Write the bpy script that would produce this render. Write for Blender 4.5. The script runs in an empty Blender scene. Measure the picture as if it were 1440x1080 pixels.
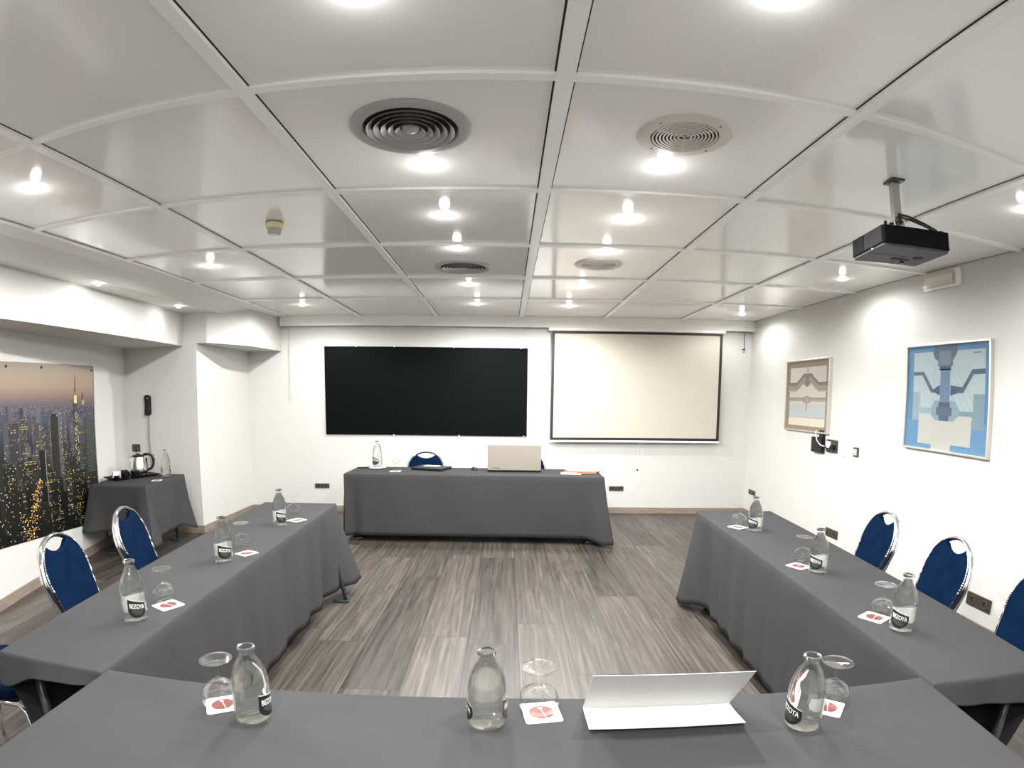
import bpy, bmesh, math, random
from mathutils import Vector, Matrix
from math import sin, cos, pi, radians as R_
random.seed(7)
SC = bpy.context.scene
COL = SC.collection
# ------------------------------------------------------------------ camera (fisheye lens, slight vertical lens shift)
cd = bpy.data.cameras.new('camera'); cam = bpy.data.objects.new('camera', cd); COL.objects.link(cam); SC.camera = cam
cd.type = 'PANO'; cd.panorama_type = 'FISHEYE_LENS_POLYNOMIAL'
cd.sensor_width = 36; cd.fisheye_fov = pi; cd.clip_start = .02
KR = 0.0013281601508756383*40
A2, A3, A4 = -0.15987600500221802, -0.04742288115634348, 0.08587777653849953
cd.fisheye_polynomial_k0 = 0
cd.fisheye_polynomial_k1 = -KR
cd.fisheye_polynomial_k2 = -A2*KR**2
cd.fisheye_polynomial_k3 = -A3*KR**3
cd.fisheye_polynomial_k4 = -A4*KR**4
cd.shift_x = -(725.438-720)/1440; cd.shift_y = (652.59-540)/1080
cr = Vector((0.99982415, -0.01594954, 0.00986277)); cu = Vector((-0.00793007, 0.11699714, 0.99310059)); cf = Vector((0.01699342, 0.99300417, -0.11685009))
cam.matrix_world = Matrix(((cr.x, cu.x, -cf.x, 0), (cr.y, cu.y, -cf.y, 0), (cr.z, cu.z, -cf.z, 1.5444), (0, 0, 0, 1)))
# ------------------------------------------------------------------ world, exposure
wd = bpy.data.worlds.new('world'); SC.world = wd; wd.use_nodes = True
wd.node_tree.nodes['Background'].inputs[0].default_value = (.8, .8, .8, 1)
wd.node_tree.nodes['Background'].inputs[1].default_value = .02
SC.view_settings.view_transform = 'Standard'; SC.view_settings.look = 'None'; SC.view_settings.gamma = 1
SC.view_settings.use_curve_mapping = False
SC.view_settings.exposure = 0.99
LAMP_W = 56.0      # watts of every downlight
H = 2.6244         # ceiling height
T = 0.742          # height of the cloth tops
XR, YB, YF = 3.299, 7.41, -2.6

# ------------------------------------------------------------------ materials
def mat(name, col, rough=.5, metal=0, **kw):
    m = bpy.data.materials.new(name); m.use_nodes = True
    b = m.node_tree.nodes['Principled BSDF']
    b.inputs['Base Color'].default_value = (*col, 1); b.inputs['Roughness'].default_value = rough; b.inputs['Metallic'].default_value = metal
    for k, v in kw.items():
        b.inputs[k.replace('_', ' ')].default_value = v
    return m
def nt(m): return m.node_tree.nodes, m.node_tree.links, m.node_tree.nodes['Principled BSDF']
def srgb(r, g, b):
    f = lambda c: (c/255/12.92) if c/255 <= .04045 else ((c/255+.055)/1.055)**2.4
    return (f(r), f(g), f(b))
def bump_noise(m, scale, strength, dist=.002, detail=4, stretch=None):
    n, l, b = nt(m)
    tc = n.new('ShaderNodeTexCoord'); nz = n.new('ShaderNodeTexNoise'); bp = n.new('ShaderNodeBump')
    nz.inputs['Scale'].default_value = scale; nz.inputs['Detail'].default_value = detail
    bp.inputs['Strength'].default_value = strength; bp.inputs['Distance'].default_value = dist
    src = tc.outputs['Object']
    if stretch:
        mp = n.new('ShaderNodeMapping'); mp.inputs['Scale'].default_value = stretch; l.new(src, mp.inputs['Vector']); src = mp.outputs['Vector']
    l.new(src, nz.inputs['Vector']); l.new(nz.outputs['Fac'], bp.inputs['Height']); l.new(bp.outputs['Normal'], b.inputs['Normal'])
    return nz
def col_noise(m, c1, c2, scale, stretch=None, detail=5):
    n, l, b = nt(m)
    tc = n.new('ShaderNodeTexCoord'); nz = n.new('ShaderNodeTexNoise'); rp = n.new('ShaderNodeValToRGB')
    nz.inputs['Scale'].default_value = scale; nz.inputs['Detail'].default_value = detail
    rp.color_ramp.elements[0].position = .35; rp.color_ramp.elements[1].position = .65
    rp.color_ramp.elements[0].color = (*c1, 1); rp.color_ramp.elements[1].color = (*c2, 1)
    src = tc.outputs['Object']
    if stretch:
        mp = n.new('ShaderNodeMapping'); mp.inputs['Scale'].default_value = stretch; l.new(src, mp.inputs['Vector']); src = mp.outputs['Vector']
    l.new(src, nz.inputs['Vector']); l.new(nz.outputs['Fac'], rp.inputs['Fac']); l.new(rp.outputs['Color'], b.inputs['Base Color'])
M = {}
M['wall'] = mat('wall_paint', (.55, .544, .523), .65); bump_noise(M['wall'], 60, .12, .001); col_noise(M['wall'], (.545, .539, .517), (.56, .553, .53), 1.2)
M['plaster'] = mat('plaster_white', (.80, .79, .76), .6)
M['panel'] = mat('ceiling_panel_gloss', (.92, .915, .895), .13); M['panel'].node_tree.nodes['Principled BSDF'].inputs['IOR'].default_value = 1.6
M['rail'] = mat('ceiling_rail_white', (.96, .96, .95), .35)
M['slit'] = mat('dark_gap', (.02, .018, .015), .9)
M['cloth'] = mat('grey_tablecloth', (.046, .045, .0462), .95, Specular_IOR_Level=.1); bump_noise(M['cloth'], 900, .35, .0006); col_noise(M['cloth'], (.044, .043, .0442), (.048, .047, .0482), 3)
M['cloth'].node_tree.nodes['Principled BSDF'].inputs['Sheen Weight'].default_value = .0
M['cloth'].node_tree.nodes['Principled BSDF'].inputs['Sheen Roughness'].default_value = .5
M['blue'] = mat('blue_velvet', (.0014, .010, .033), .9, Sheen_Weight=.0, Specular_IOR_Level=.04, Sheen_Roughness=.4); bump_noise(M['blue'], 250, .2, .001); col_noise(M['blue'], (.0006, .006, .021), (.0012, .010, .031), 9)
M['blue'].node_tree.nodes['Principled BSDF'].inputs['Sheen Tint'].default_value = (.3, .45, .9, 1)
M['chrome'] = mat('chrome', (.82, .82, .84), .08, 1)
M['steel'] = mat('brushed_steel', (.62, .60, .57), .25, 1); bump_noise(M['steel'], 40, .1, .0005, stretch=(1, 1, 20))
M['alu'] = mat('frame_aluminium', (.66, .63, .58), .35, .8)
M['black'] = mat('black_board', (.0018, .0026, .0026), .55, Specular_IOR_Level=.05); bump_noise(M['black'], 3, .02, .003)
M['blackp'] = mat('black_plastic', (.008, .008, .0085), .32, Specular_IOR_Level=.3)
M['matte_black'] = mat('matte_black', (.006, .006, .006), .6)
M['table'] = mat('table_laminate', (.30, .26, .22), .5)
M['dmetal'] = mat('dark_green_metal', (.045, .055, .055), .35, .3)
M['bronze'] = mat('bronze_plate', (.075, .064, .05), .35, .5)
M['outrim'] = mat('bronze_rim', (.26, .22, .17), .35, .6)
M['base'] = mat('baseboard_taupe', (.24, .19, .155), .5); col_noise(M['base'], (.20, .16, .13), (.27, .215, .17), 8, (1, 1, 6))
M['paper'] = mat('paper_white', (.72, .72, .71), .55)
M['coaster'] = mat('coaster_card', (.70, .69, .67), .7)
M['red'] = mat('red_print', (.13, .017, .012), .6)
M['screen'] = mat('screen_fabric', srgb(182, 176, 163), .8)
M['white'] = mat('white_plastic', (.82, .81, .79), .4)
M['cream'] = mat('cream_plastic', srgb(225, 214, 170), .4)
M['porcelain'] = mat('porcelain', (.85, .83, .78), .15)
M['lgrey'] = mat('light_grey_metal', (.48, .47, .46), .4, .2)
M['vent'] = mat('vent_grey', (.42, .415, .42), .45, .2)
M['vent_light'] = mat('vent_beige', (.68, .64, .60), .45)
M['cable'] = mat('black_cable', (.01, .01, .01), .45)
M['wcable'] = mat('white_cable', (.75, .74, .72), .45)
M['pbody'] = mat('projector_black', (.004, .005, .005), .6, Specular_IOR_Level=.1)
M['pgrey'] = mat('projector_grey', (.045, .045, .048), .5, Specular_IOR_Level=.3)
M['label'] = mat('label_black', (.012, .012, .012), .4)
M['laptop'] = mat('laptop_silver', srgb(138, 131, 121), .45, .3); bump_noise(M['laptop'], 60, .05, .0005, stretch=(1, 40, 40))
M['lens'] = mat('lens_glass', (.02, .02, .03), .05)
M['fine'] = mat('label_grey_ink', (.16, .16, .16), .5)
M['label_txt'] = mat('label_white_ink', (.8, .8, .8), .5)
M['orange'] = mat('orange_paper', srgb(176, 128, 98), .6)
M['redp'] = mat('red_paper', srgb(150, 62, 58), .55)
M['bluep'] = mat('pale_blue_paper', srgb(176, 178, 190), .5)
M['pink'] = mat('pink_paper', srgb(196, 172, 166), .5)
M['cardred'] = mat('card_red', srgb(190, 90, 90), .6)
def emit(name, col, s):
    m = bpy.data.materials.new(name); m.use_nodes = True; n = m.node_tree.nodes; n.clear()
    e = n.new('ShaderNodeEmission'); o = n.new('ShaderNodeOutputMaterial'); e.inputs[0].default_value = (*col, 1); e.inputs[1].default_value = s
    m.node_tree.links.new(e.outputs[0], o.inputs[0]); return m
M['bulb'] = emit('bulb_glow', (1, .98, .94), 22)
def thin_glass(name, tint, boost=1.0, ior=1.5, rough=.02):
    m = bpy.data.materials.new(name); m.use_nodes = True; n = m.node_tree.nodes; l = m.node_tree.links; n.clear()
    o = n.new('ShaderNodeOutputMaterial'); mx = n.new('ShaderNodeMixShader'); t = n.new('ShaderNodeBsdfTransparent'); g = n.new('ShaderNodeBsdfGlossy')
    fr = n.new('ShaderNodeLayerWeight'); fr.inputs[0].default_value = .5; pw = n.new('ShaderNodeMath'); pw.operation = 'POWER'; pw.inputs[1].default_value = 4.2
    ml = n.new('ShaderNodeMath'); ml.operation = 'MULTIPLY_ADD'; ml.use_clamp = True; ml.inputs[1].default_value = .55*boost; ml.inputs[2].default_value = .022*boost; t.inputs[0].default_value = (*tint, 1); g.inputs['Roughness'].default_value = rough
    g.inputs['Color'].default_value = (1, 1, 1, 1)
    l.new(fr.outputs['Facing'], pw.inputs[0]); l.new(pw.outputs[0], ml.inputs[0]); l.new(ml.outputs[0], mx.inputs[0]); l.new(t.outputs[0], mx.inputs[1]); l.new(g.outputs[0], mx.inputs[2]); l.new(mx.outputs[0], o.inputs[0])
    return m
M['glass'] = thin_glass('clear_glass', (.985, .99, .985), 1.5, rough=0.0)
M['bglass'] = thin_glass('bottle_glass', (.978, .984, .976), 1.5, rough=0.0)
M['diffuser'] = thin_glass('clear_diffuser', (.9, .88, .85), 1.5, rough=.2)
def water_mat():
    m = bpy.data.materials.new('water'); m.use_nodes = True; n = m.node_tree.nodes; l = m.node_tree.links; n.clear()
    o = n.new('ShaderNodeOutputMaterial'); mx = n.new('ShaderNodeMixShader'); t = n.new('ShaderNodeBsdfTransparent'); g = n.new('ShaderNodeBsdfGlass')
    g.inputs['IOR'].default_value = 1.33; g.inputs['Roughness'].default_value = 0; g.inputs['Color'].default_value = (.98, .985, .975, 1)
    t.inputs[0].default_value = (.98, .98, .97, 1); mx.inputs[0].default_value = .72
    l.new(t.outputs[0], mx.inputs[1]); l.new(g.outputs[0], mx.inputs[2]); l.new(mx.outputs[0], o.inputs[0]); return m
M['water'] = water_mat()
def floor_mat():
    m = mat('floor_planks', (.3, .27, .24), .42); n, l, b = nt(m)
    def N(t, **k):
        x = n.new(t)
        for a, v in k.items(): setattr(x, a, v)
        return x
    def mth(op, a, b_=None, c=None):
        x = N('ShaderNodeMath', operation=op)
        for i, v in enumerate((a, b_, c)):
            if v is None: continue
            if isinstance(v, (int, float)): x.inputs[i].default_value = v
            else: l.new(v, x.inputs[i])
        return x.outputs[0]
    tc = N('ShaderNodeTexCoord'); sp = N('ShaderNodeSeparateXYZ'); l.new(tc.outputs['Object'], sp.inputs[0])
    PW, PL = .1615, 1.9
    u = mth('DIVIDE', mth('ADD', sp.outputs[0], .2400-.1615*20+.1615*20), PW*2)   # planks 0.323 wide as seen
    iu = mth('FLOOR', u); fu = mth('FRACT', u)
    wn = N('ShaderNodeTexWhiteNoise', noise_dimensions='1D'); l.new(iu, wn.inputs['W'])
    v = mth('ADD', mth('DIVIDE', sp.outputs[1], PL), mth('MULTIPLY', wn.outputs['Value'], 7.3))
    iv = mth('FLOOR', v); fv = mth('FRACT', v)
    cb = N('ShaderNodeCombineXYZ'); l.new(iu, cb.inputs[0]); l.new(iv, cb.inputs[1])
    w2 = N('ShaderNodeTexWhiteNoise', noise_dimensions='2D'); l.new(cb.outputs[0], w2.inputs['Vector'])
    # grain coords
    mp = N('ShaderNodeCombineXYZ')
    off = mth('MULTIPLY', w2.outputs['Value'], 37.0)
    l.new(mth('MULTIPLY', sp.outputs[0], 10.0), mp.inputs[0]); l.new(mth('ADD', mth('MULTIPLY', sp.outputs[1], .7), off), mp.inputs[1]); l.new(off, mp.inputs[2])
    g1 = N('ShaderNodeTexNoise'); g1.inputs['Scale'].default_value = 1.6; g1.inputs['Detail'].default_value = 7; g1.inputs['Roughness'].default_value = .62; g1.inputs['Distortion'].default_value = 1.1
    l.new(mp.outputs[0], g1.inputs['Vector'])
    mp2 = N('ShaderNodeCombineXYZ')
    l.new(mth('MULTIPLY', sp.outputs[0], 75.0), mp2.inputs[0]); l.new(mth('ADD', mth('MULTIPLY', sp.outputs[1], 1.0), off), mp2.inputs[1]); l.new(off, mp2.inputs[2])
    g2 = N('ShaderNodeTexNoise'); g2.inputs['Scale'].default_value = 1.5; g2.inputs['Detail'].default_value = 5; g2.inputs['Distortion'].default_value = .6
    l.new(mp2.outputs[0], g2.inputs['Vector'])
    mp3 = N('ShaderNodeCombineXYZ')
    l.new(mth('MULTIPLY', sp.outputs[0], 6.0), mp3.inputs[0]); l.new(mth('ADD', mth('MULTIPLY', sp.outputs[1], .55), off), mp3.inputs[1]); l.new(off, mp3.inputs[2])
    wv = N('ShaderNodeTexWave', wave_type='BANDS'); wv.inputs['Scale'].default_value = 1.2; wv.inputs['Distortion'].default_value = 14; wv.inputs['Detail'].default_value = 2; wv.inputs['Detail Scale'].default_value = .55
    l.new(mp3.outputs[0], wv.inputs['Vector'])
    rp = N('ShaderNodeValToRGB'); e = rp.color_ramp.elements
    e[0].position = .30; e[0].color = (*srgb(40, 36, 33), 1); e[1].position = .70; e[1].color = (*srgb(103, 97, 91), 1)
    k = e.new(.5); k.color = (*srgb(72, 67, 62), 1)
    fac = mth('ADD', mth('MULTIPLY', g1.outputs['Fac'], .58), mth('ADD', mth('MULTIPLY', g2.outputs['Fac'], .34), mth('MULTIPLY', wv.outputs['Fac'], .05)))
    fac = mth('ADD', fac, mth('MULTIPLY', mth('SUBTRACT', w2.outputs['Value'], .5), .15))
    l.new(fac, rp.inputs['Fac'])
    # seams
    su = mth('LESS_THAN', mth('MINIMUM', fu, mth('SUBTRACT', 1.0, fu)), .009)
    sv = mth('LESS_THAN', mth('MINIMUM', fv, mth('SUBTRACT', 1.0, fv)), .0014)
    sm = mth('MAXIMUM', su, sv)
    mx = N('ShaderNodeMix', data_type='RGBA'); l.new(mth('MULTIPLY', sm, .75), mx.inputs['Factor'])
    l.new(rp.outputs['Color'], mx.inputs['A']); mx.inputs['B'].default_value = (*srgb(34, 30, 27), 1)
    l.new(mx.outputs['Result'], b.inputs['Base Color'])
    bp = N('ShaderNodeBump'); bp.inputs['Strength'].default_value = .25; bp.inputs['Distance'].default_value = .0015
    l.new(mth('SUBTRACT', g2.outputs['Fac'], sm), bp.inputs['Height']); l.new(bp.outputs['Normal'], b.inputs['Normal'])
    return m
M['floor'] = floor_mat()

# ------------------------------------------------------------------ mesh helpers
class MB:
    def __init__(s): s.v = []; s.f = []; s.m = []; s.X = Matrix.Identity(4)
    def add(s, vs, fs, mi=0):
        o = len(s.v); s.v += [tuple(s.X @ Vector(v)) for v in vs]; s.f += [tuple(i+o for i in f) for f in fs]; s.m += [mi]*len(fs); return s
    def box(s, a, b, mi=0):
        x0, y0, z0 = a; x1, y1, z1 = b
        return s.add([(x0, y0, z0), (x1, y0, z0), (x1, y1, z0), (x0, y1, z0), (x0, y0, z1), (x1, y0, z1), (x1, y1, z1), (x0, y1, z1)],
                     [(0, 3, 2, 1), (4, 5, 6, 7), (0, 1, 5, 4), (1, 2, 6, 5), (2, 3, 7, 6), (3, 0, 4, 7)], mi)
    def cbox(s, c, d, mi=0): return s.box([c[i]-d[i]/2 for i in range(3)], [c[i]+d[i]/2 for i in range(3)], mi)
    def prism(s, pts, z0, z1, mi=0):
        n = len(pts); vs = [(x, y, z0) for x, y in pts]+[(x, y, z1) for x, y in pts]
        fs = [tuple(range(n-1, -1, -1)), tuple(range(n, 2*n))]+[(i, (i+1) % n, n+(i+1) % n, n+i) for i in range(n)]
        return s.add(vs, fs, mi)
    def lathe(s, prof, n=32, mi=0, c=(0, 0, 0), closed=False):
        vs = []; fs = []; k = len(prof)
        for i in range(n):
            a = 2*pi*i/n
            for r, z in prof: vs.append((c[0]+r*cos(a), c[1]+r*sin(a), c[2]+z))
        for i in range(n):
            j = (i+1) % n
            for q in range(k-1 if not closed else k):
                w = (q+1) % k
                fs.append((i*k+q, j*k+q, j*k+w, i*k+w))
        return s.add(vs, fs, mi)
    def tube(s, pts, r, n=10, mi=0, closed=False, flat=1.0, up=None):
        P = [Vector(p) for p in pts]; N = len(P); vs = []; fs = []
        pn = None
        for i, p in enumerate(P):
            if closed: t = (P[(i+1) % N]-P[i-1]).normalized()
            else: t = (P[min(i+1, N-1)]-P[max(i-1, 0)]).normalized()
            if up is not None: nn = (Vector(up)-t*t.dot(Vector(up))).normalized()
            elif pn is None:
                a = Vector((0, 0, 1)) if abs(t.z) < .9 else Vector((1, 0, 0)); nn = (a-t*t.dot(a)).normalized()
            else: nn = (pn-t*t.dot(pn)).normalized()
            pn = nn; bb = t.cross(nn); rr = r[i] if isinstance(r, (list, tuple)) else r
            for k in range(n):
                a = 2*pi*k/n; vs.append(p+nn*rr*cos(a)+bb*rr*flat*sin(a))
        for i in range(N if closed else N-1):
            j = (i+1) % N
            for k in range(n): fs.append((i*n+k, i*n+(k+1) % n, j*n+(k+1) % n, j*n+k))
        if not closed: fs += [tuple(range(n-1, -1, -1)), tuple(range((N-1)*n, N*n))]
        return s.add(vs, fs, mi)
    def build(s, name, mats, parent=None, smooth=False, bevel=0, autos=None, loc=None):
        me = bpy.data.meshes.new(name); me.from_pydata(s.v, [], s.f)
        for m in (mats if isinstance(mats, (list, tuple)) else [mats]): me.materials.append(m)
        for p, mi in zip(me.polygons, s.m): p.material_index = mi
        bm = bmesh.new(); bm.from_mesh(me); bmesh.ops.recalc_face_normals(bm, faces=bm.faces); bm.to_mesh(me); bm.free()
        if smooth:
            for p in me.polygons: p.use_smooth = True
            if autos: me.set_sharp_from_angle(angle=R_(autos))
        me.update(); o = bpy.data.objects.new(name, me); COL.objects.link(o)
        if parent: o.parent = parent
        if loc: o.location = loc
        if bevel:
            b = o.modifiers.new('bevel', 'BEVEL'); b.width = bevel; b.segments = 2; b.limit_method = 'ANGLE'
        return o
def tag(o, label=None, cat=None, group=None, kind=None):
    if label: o['label'] = label
    if cat: o['category'] = cat
    if group: o['group'] = group
    if kind: o['kind'] = kind
    return o
def empty(name, loc=(0, 0, 0), rz=0, **k):
    o = bpy.data.objects.new(name, None); COL.objects.link(o); o.location = loc; o.rotation_euler = (0, 0, rz); o.empty_display_size = .05
    return tag(o, **k)
def struct(o): o['kind'] = 'structure'; return o
def copy_tree(o, parent=None):
    c = o.copy(); COL.objects.link(c)
    if parent is not None: c.parent = parent
    for ch in list(o.children): copy_tree(ch, c)
    return c
def arc(cx, cy, r, a0, a1, n): return [(cx+r*cos(a0+(a1-a0)*i/n), cy+r*sin(a0+(a1-a0)*i/n)) for i in range(n+1)]
def rrect(x0, y0, x1, y1, r, n=5):
    return arc(x1-r, y0+r, r, -pi/2, 0, n)+arc(x1-r, y1-r, r, 0, pi/2, n)+arc(x0+r, y1-r, r, pi/2, pi, n)+arc(x0+r, y0+r, r, pi, 1.5*pi, n)

# ------------------------------------------------------------------ room shell
struct(MB().box((-5, YF-.1, -.1), (XR+.2, YB+.2, 0)).build('floor', M['floor']))
# ceiling with glossy panels and white margins
XL, YE = -2.90, 7.309
cb = MB().box((XL, YF-.1, H), (XR+.15, YE, H+.06))
struct(cb.build('ceiling', M['panel']))
MPR = [(XL, H), (-3.09, 2.600), (-3.27, 2.508), (-4.9, 2.500)]
def xmz(x):
    for (xa, za), (xb, zb) in zip(MPR, MPR[1:]):
        if xb <= x <= xa: return lerp0(za, zb, (xa-x)/(xa-xb))
    return 2.5
def lerp0(a, b, t): return a+(b-a)*t
mg = MB(); _n = len(MPR)
_v = []
for _y in (YF-.1, YB): _v += [(x, _y, z) for x, z in MPR]+[(x, _y, H+.06) for x, z in MPR]
_f = []
for k in range(_n-1): _f += [(k, k+1, 2*_n+k+1, 2*_n+k), (_n+k, 3*_n+k, 3*_n+k+1, _n+k+1), (k, _n+k, _n+k+1, k+1), (2*_n+k, 2*_n+k+1, 3*_n+k+1, 3*_n+k)]
_f += [(0, 2*_n, 3*_n, _n), (_n-1, 2*_n-1, 4*_n-1, 3*_n-1)]
mg.add(_v, _f)
struct(mg.build('trim_1', M['plaster']))
cols = {'C': (-1.94, .046), 'B': (-.922, .05), 'A': (.1818, .062), 'D': (1.27, .05), 'E': (2.291, .046)}
rows = [YF+.4-.18, -1.38, -.31, .76, 1.829, 2.918, 3.973, 5.026, 6.071]
rl = MB(); zr = H-.016
for k, (x, w) in cols.items():
    rl.box((x-w/2, YF, zr), (x+w/2, YE, H-.0003))
    for s in (-1, 1): rl.box((x+s*w/2-(0 if s > 0 else .007), YF, H-.0012), (x+s*w/2+(.007 if s > 0 else 0), YE, H-.0002), 1)
for y in rows[1:]:
    xs = [XL]+[c[0] for c in cols.values()]+[XR]; ws = [0]+[c[1] for c in cols.values()]+[0]
    for i in range(len(xs)-1):
        a, b = xs[i]+ws[i]/2, xs[i+1]-ws[i+1]/2
        rl.box((a, y-.022, H-.013), (b, y+.022, H-.0003)); rl.box((a, y+.022, H-.0012), (b, y+.0255, H-.0002), 1)
rl.box((XL-.03, YF, H-.012), (XL, YE, H-.0003)); rl.box((XL, YF, H-.0012), (XL+.006, YE, H-.0002), 1)
rl.box((XR-.006, YF, H-.0012), (XR, YE, H-.0002), 1)
struct(rl.build('trim_2', [M['rail'], M['slit']]))
# fascia board in front of the back wall
struct(MB().box((-3.0, YE, 2.487), (XR, YE+.03, H-.001)).box((-3.0, YE+.03, H-.03), (XR, YB, H-.001)).build('trim_3', M['plaster']))
# walls
struct(MB().box((-3.49, YB, 0), (XR+.12, YB+.12, H+.05)).build('wall_back', M['wall']))
struct(MB().box((XR, YF, 0), (XR+.12, YB, H+.05)).build('wall_right', M['wall']))
struct(MB().box((-5, YF-.12, 0), (XR+.12, YF, H+.05)).build('wall_front', M['wall']))
LW = [(-3.62, YF), (-3.707, 2.6), (-4.45, 6.08)]
def strip(pts, off, z0, z1, mi=0):
    q = MB(); n = len(pts); vs = []
    for i, (x, y) in enumerate(pts): vs += [(x, y, z0), (x, y, z1), (x-off, y, z0), (x-off, y, z1)]
    fs = []
    for i in range(n-1):
        a, b = 4*i, 4*(i+1)
        fs += [(a, b, b+1, a+1), (a+2, a+3, b+3, b+2), (a+1, b+1, b+3, a+3), (a, a+2, b+2, b)]
    fs += [(0, 1, 3, 2), (4*n-4, 4*n-2, 4*n-1, 4*n-3)]
    return q.add(vs, fs)
struct(strip(LW, .15, 0, H+.05).build('wall_left', M['wall']))
struct(MB().box((-4.6, 6.08, 0), (-3.49, 6.2, H+.05)).build('wall_left_end', M['wall']))
struct(MB().box((-3.61, 6.2, 0), (-3.49, YB+.12, H+.05)).build('wall_left_back', M['wall']))
# header beam over the niche
HB = [(-3.24, YF), (-3.40, 2.6), (-3.66, 6.08)]
q = MB(); vs = []; LWo = LW
for (x, y), (x2, y2) in zip(HB, LWo): vs += [(x, y, 2.137), (x, y, H+.02), (x2, y2, 2.137), (x2, y2, H+.02)]
fs = []
for i in range(2):
    a, b = 4*i, 4*i+4; fs += [(a, b, b+1, a+1), (a, a+2, b+2, b), (a+1, b+1, b+3, a+3), (a+2, a+3, b+3, b+2)]
fs += [(0, 1, 3, 2), (8, 10, 11, 9)]
struct(q.add(vs, fs).build('trim_4', M['wall']))
# boxed-in bulkhead at the back left corner
struct(MB().prism([(-3.49, 6.08), (-3.36, 6.08), (-3.07, 6.62), (-3.02, YB), (-3.49, YB)], 2.165, H+.02).build('trim_5', M['wall']))
# baseboards
struct(MB().box((-3.49, YB-.014, 0), (XR, YB, .085)).build('baseboard_back', M['base'], bevel=.003))
struct(MB().box((XR-.014, YF, 0), (XR, YB, .085)).build('baseboard_right', M['base'], bevel=.003))
struct(strip([(x+.014, y) for x, y in LW], .014, 0, .085).build('baseboard_left', M['base']))
struct(MB().box((-4.44, 6.066, 0), (-3.476, 6.08, .085)).box((-3.49, 6.08, 0), (-3.476, YB, .085)).build('baseboard_left_end', M['base']))

# ------------------------------------------------------------------ lamps
def lamp(x, y, z, label, group, aim=None, power=LAMP_W, spot=150, blend=1.0):
    t = empty('ceiling_spotlight', (x, y, z), label=label, cat='ceiling light', group=group)
    MB().lathe([(.035, -.0022), (.052, -.0022), (.054, 0)], 28).build('ring', M['rail'], t, smooth=True, autos=40)
    b = MB().lathe([(.0001, -.016), (.020, -.015), (.031, -.011), (.036, -.005), (.036, 0)], 20).build('bulb', M['bulb'], t, smooth=True)
    ld = bpy.data.lights.new('lamp_light', 'SPOT'); ld.energy = power; ld.spot_size = R_(spot); ld.spot_blend = blend; ld.shadow_soft_size = .028; ld.color = (1, .995, .98)
    lo = bpy.data.objects.new('lamp_light', ld); COL.objects.link(lo); lo.parent = t; lo.location = (0, 0, -.034)
    pd = bpy.data.lights.new('lamp_glow', 'POINT'); pd.energy = power*.006; pd.shadow_soft_size = .03; pd.color = (1, .995, .98)
    po = bpy.data.objects.new('lamp_glow', pd); COL.objects.link(po); po.parent = t; po.location = (0, 0, -.07)
    if aim:
        d = Vector(aim); lo.rotation_euler = d.to_track_quat('-Z', 'Y').to_euler(); b.rotation_euler = d.to_track_quat('-Z', 'Y').to_euler()
    return t
G1 = 'halogen downlights in the gridded ceiling'
pos_c = [(-.38, 2.61, 'halogen downlight beside the big dark round diffuser nearest the camera'), (.71, 2.56, 'halogen downlight beside the beige round grille nearest the camera'),
 (-.38, 3.36, 'halogen downlight of the left inner row, second in the picture from the top'), (.71, 3.36, 'halogen downlight of the right inner row, just past the first cross rail'),
 (-.37, 4.09, 'halogen downlight right in front of the far dark round diffuser'), (.72, 4.12, 'halogen downlight right in front of the far beige round grille'),
 (-.37, 5.35, 'halogen downlight just behind the far dark round diffuser'), (.71, 5.38, 'halogen downlight just behind the far beige round grille'),
 (-.35, 6.43, 'halogen downlight closest to the back wall above the blackboard'), (.71, 6.50, 'halogen downlight closest to the back wall above the projection screen'),
 (-2.35, 2.30, 'halogen downlight at the left edge, nearest the city poster'), (-2.43, 4.44, 'halogen downlight on the left between poster lamps and smoke detector'),
 (-2.39, 6.50, 'halogen downlight at the back left corner of the ceiling grid'), (2.85, 4.53, 'halogen downlight above the wall between the two framed prints'),
 (2.87, 6.75, 'halogen downlight in the back right corner of the ceiling'), (2.65, 2.28, 'halogen downlight cut by the right edge beyond the projector'),
 (.69, 1.25, 'halogen downlight at the top edge, right of the thick rail'), (-.40, 1.34, 'halogen downlight at the top edge, left of the thick rail')]
for x, y, lb in pos_c: lamp(x, y, H, lb, G1, power=LAMP_W*(.27 if x > 2 else (.75 if x < -2 and y > 6 else (.95 if x < -2 else 1))), spot=177, blend=.22 if x < -2 and y < 6 else .5)
for x, y, lb in [(-.4, -.2, 'unseen halogen downlight added behind the camera, left inner row first'), (.7, -.2, 'unseen halogen downlight added behind the camera, right inner row first'), (-.4, -1.6, 'unseen halogen downlight added behind the camera, left inner row last'), (.7, -1.6, 'unseen halogen downlight added behind the camera, right inner row last'),
                 (-2.4, .3, 'unseen halogen downlight added behind the camera on the left side'), (2.75, .2, 'unseen halogen downlight added behind the camera on the right side')]:  # unseen lamps that repeat the ceiling rows, added for their illumination
    lamp(x, y, H, lb, G1, spot=176, blend=.72, power=LAMP_W*(.5 if x > 2 else 1))
lamp(-3.34, 4.15, 2.508, 'tilted spotlight over the header beam above the city poster', 'tilted spotlights in the plaster margin', aim=(-.35, -.35, -1), power=LAMP_W*.035, spot=170)
lamp(-3.41, 5.56, 2.508, 'tilted spotlight over the header beam near the phone corner', 'tilted spotlights in the plaster margin', aim=(-.35, -.35, -1), power=LAMP_W*.035, spot=170)
lamp(-3.30, 2.4, 2.508, 'tilted spotlight over the header beam beyond the left edge', 'tilted spotlights in the plaster margin', aim=(-.35, -.35, -1), power=LAMP_W*.035, spot=170)

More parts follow.
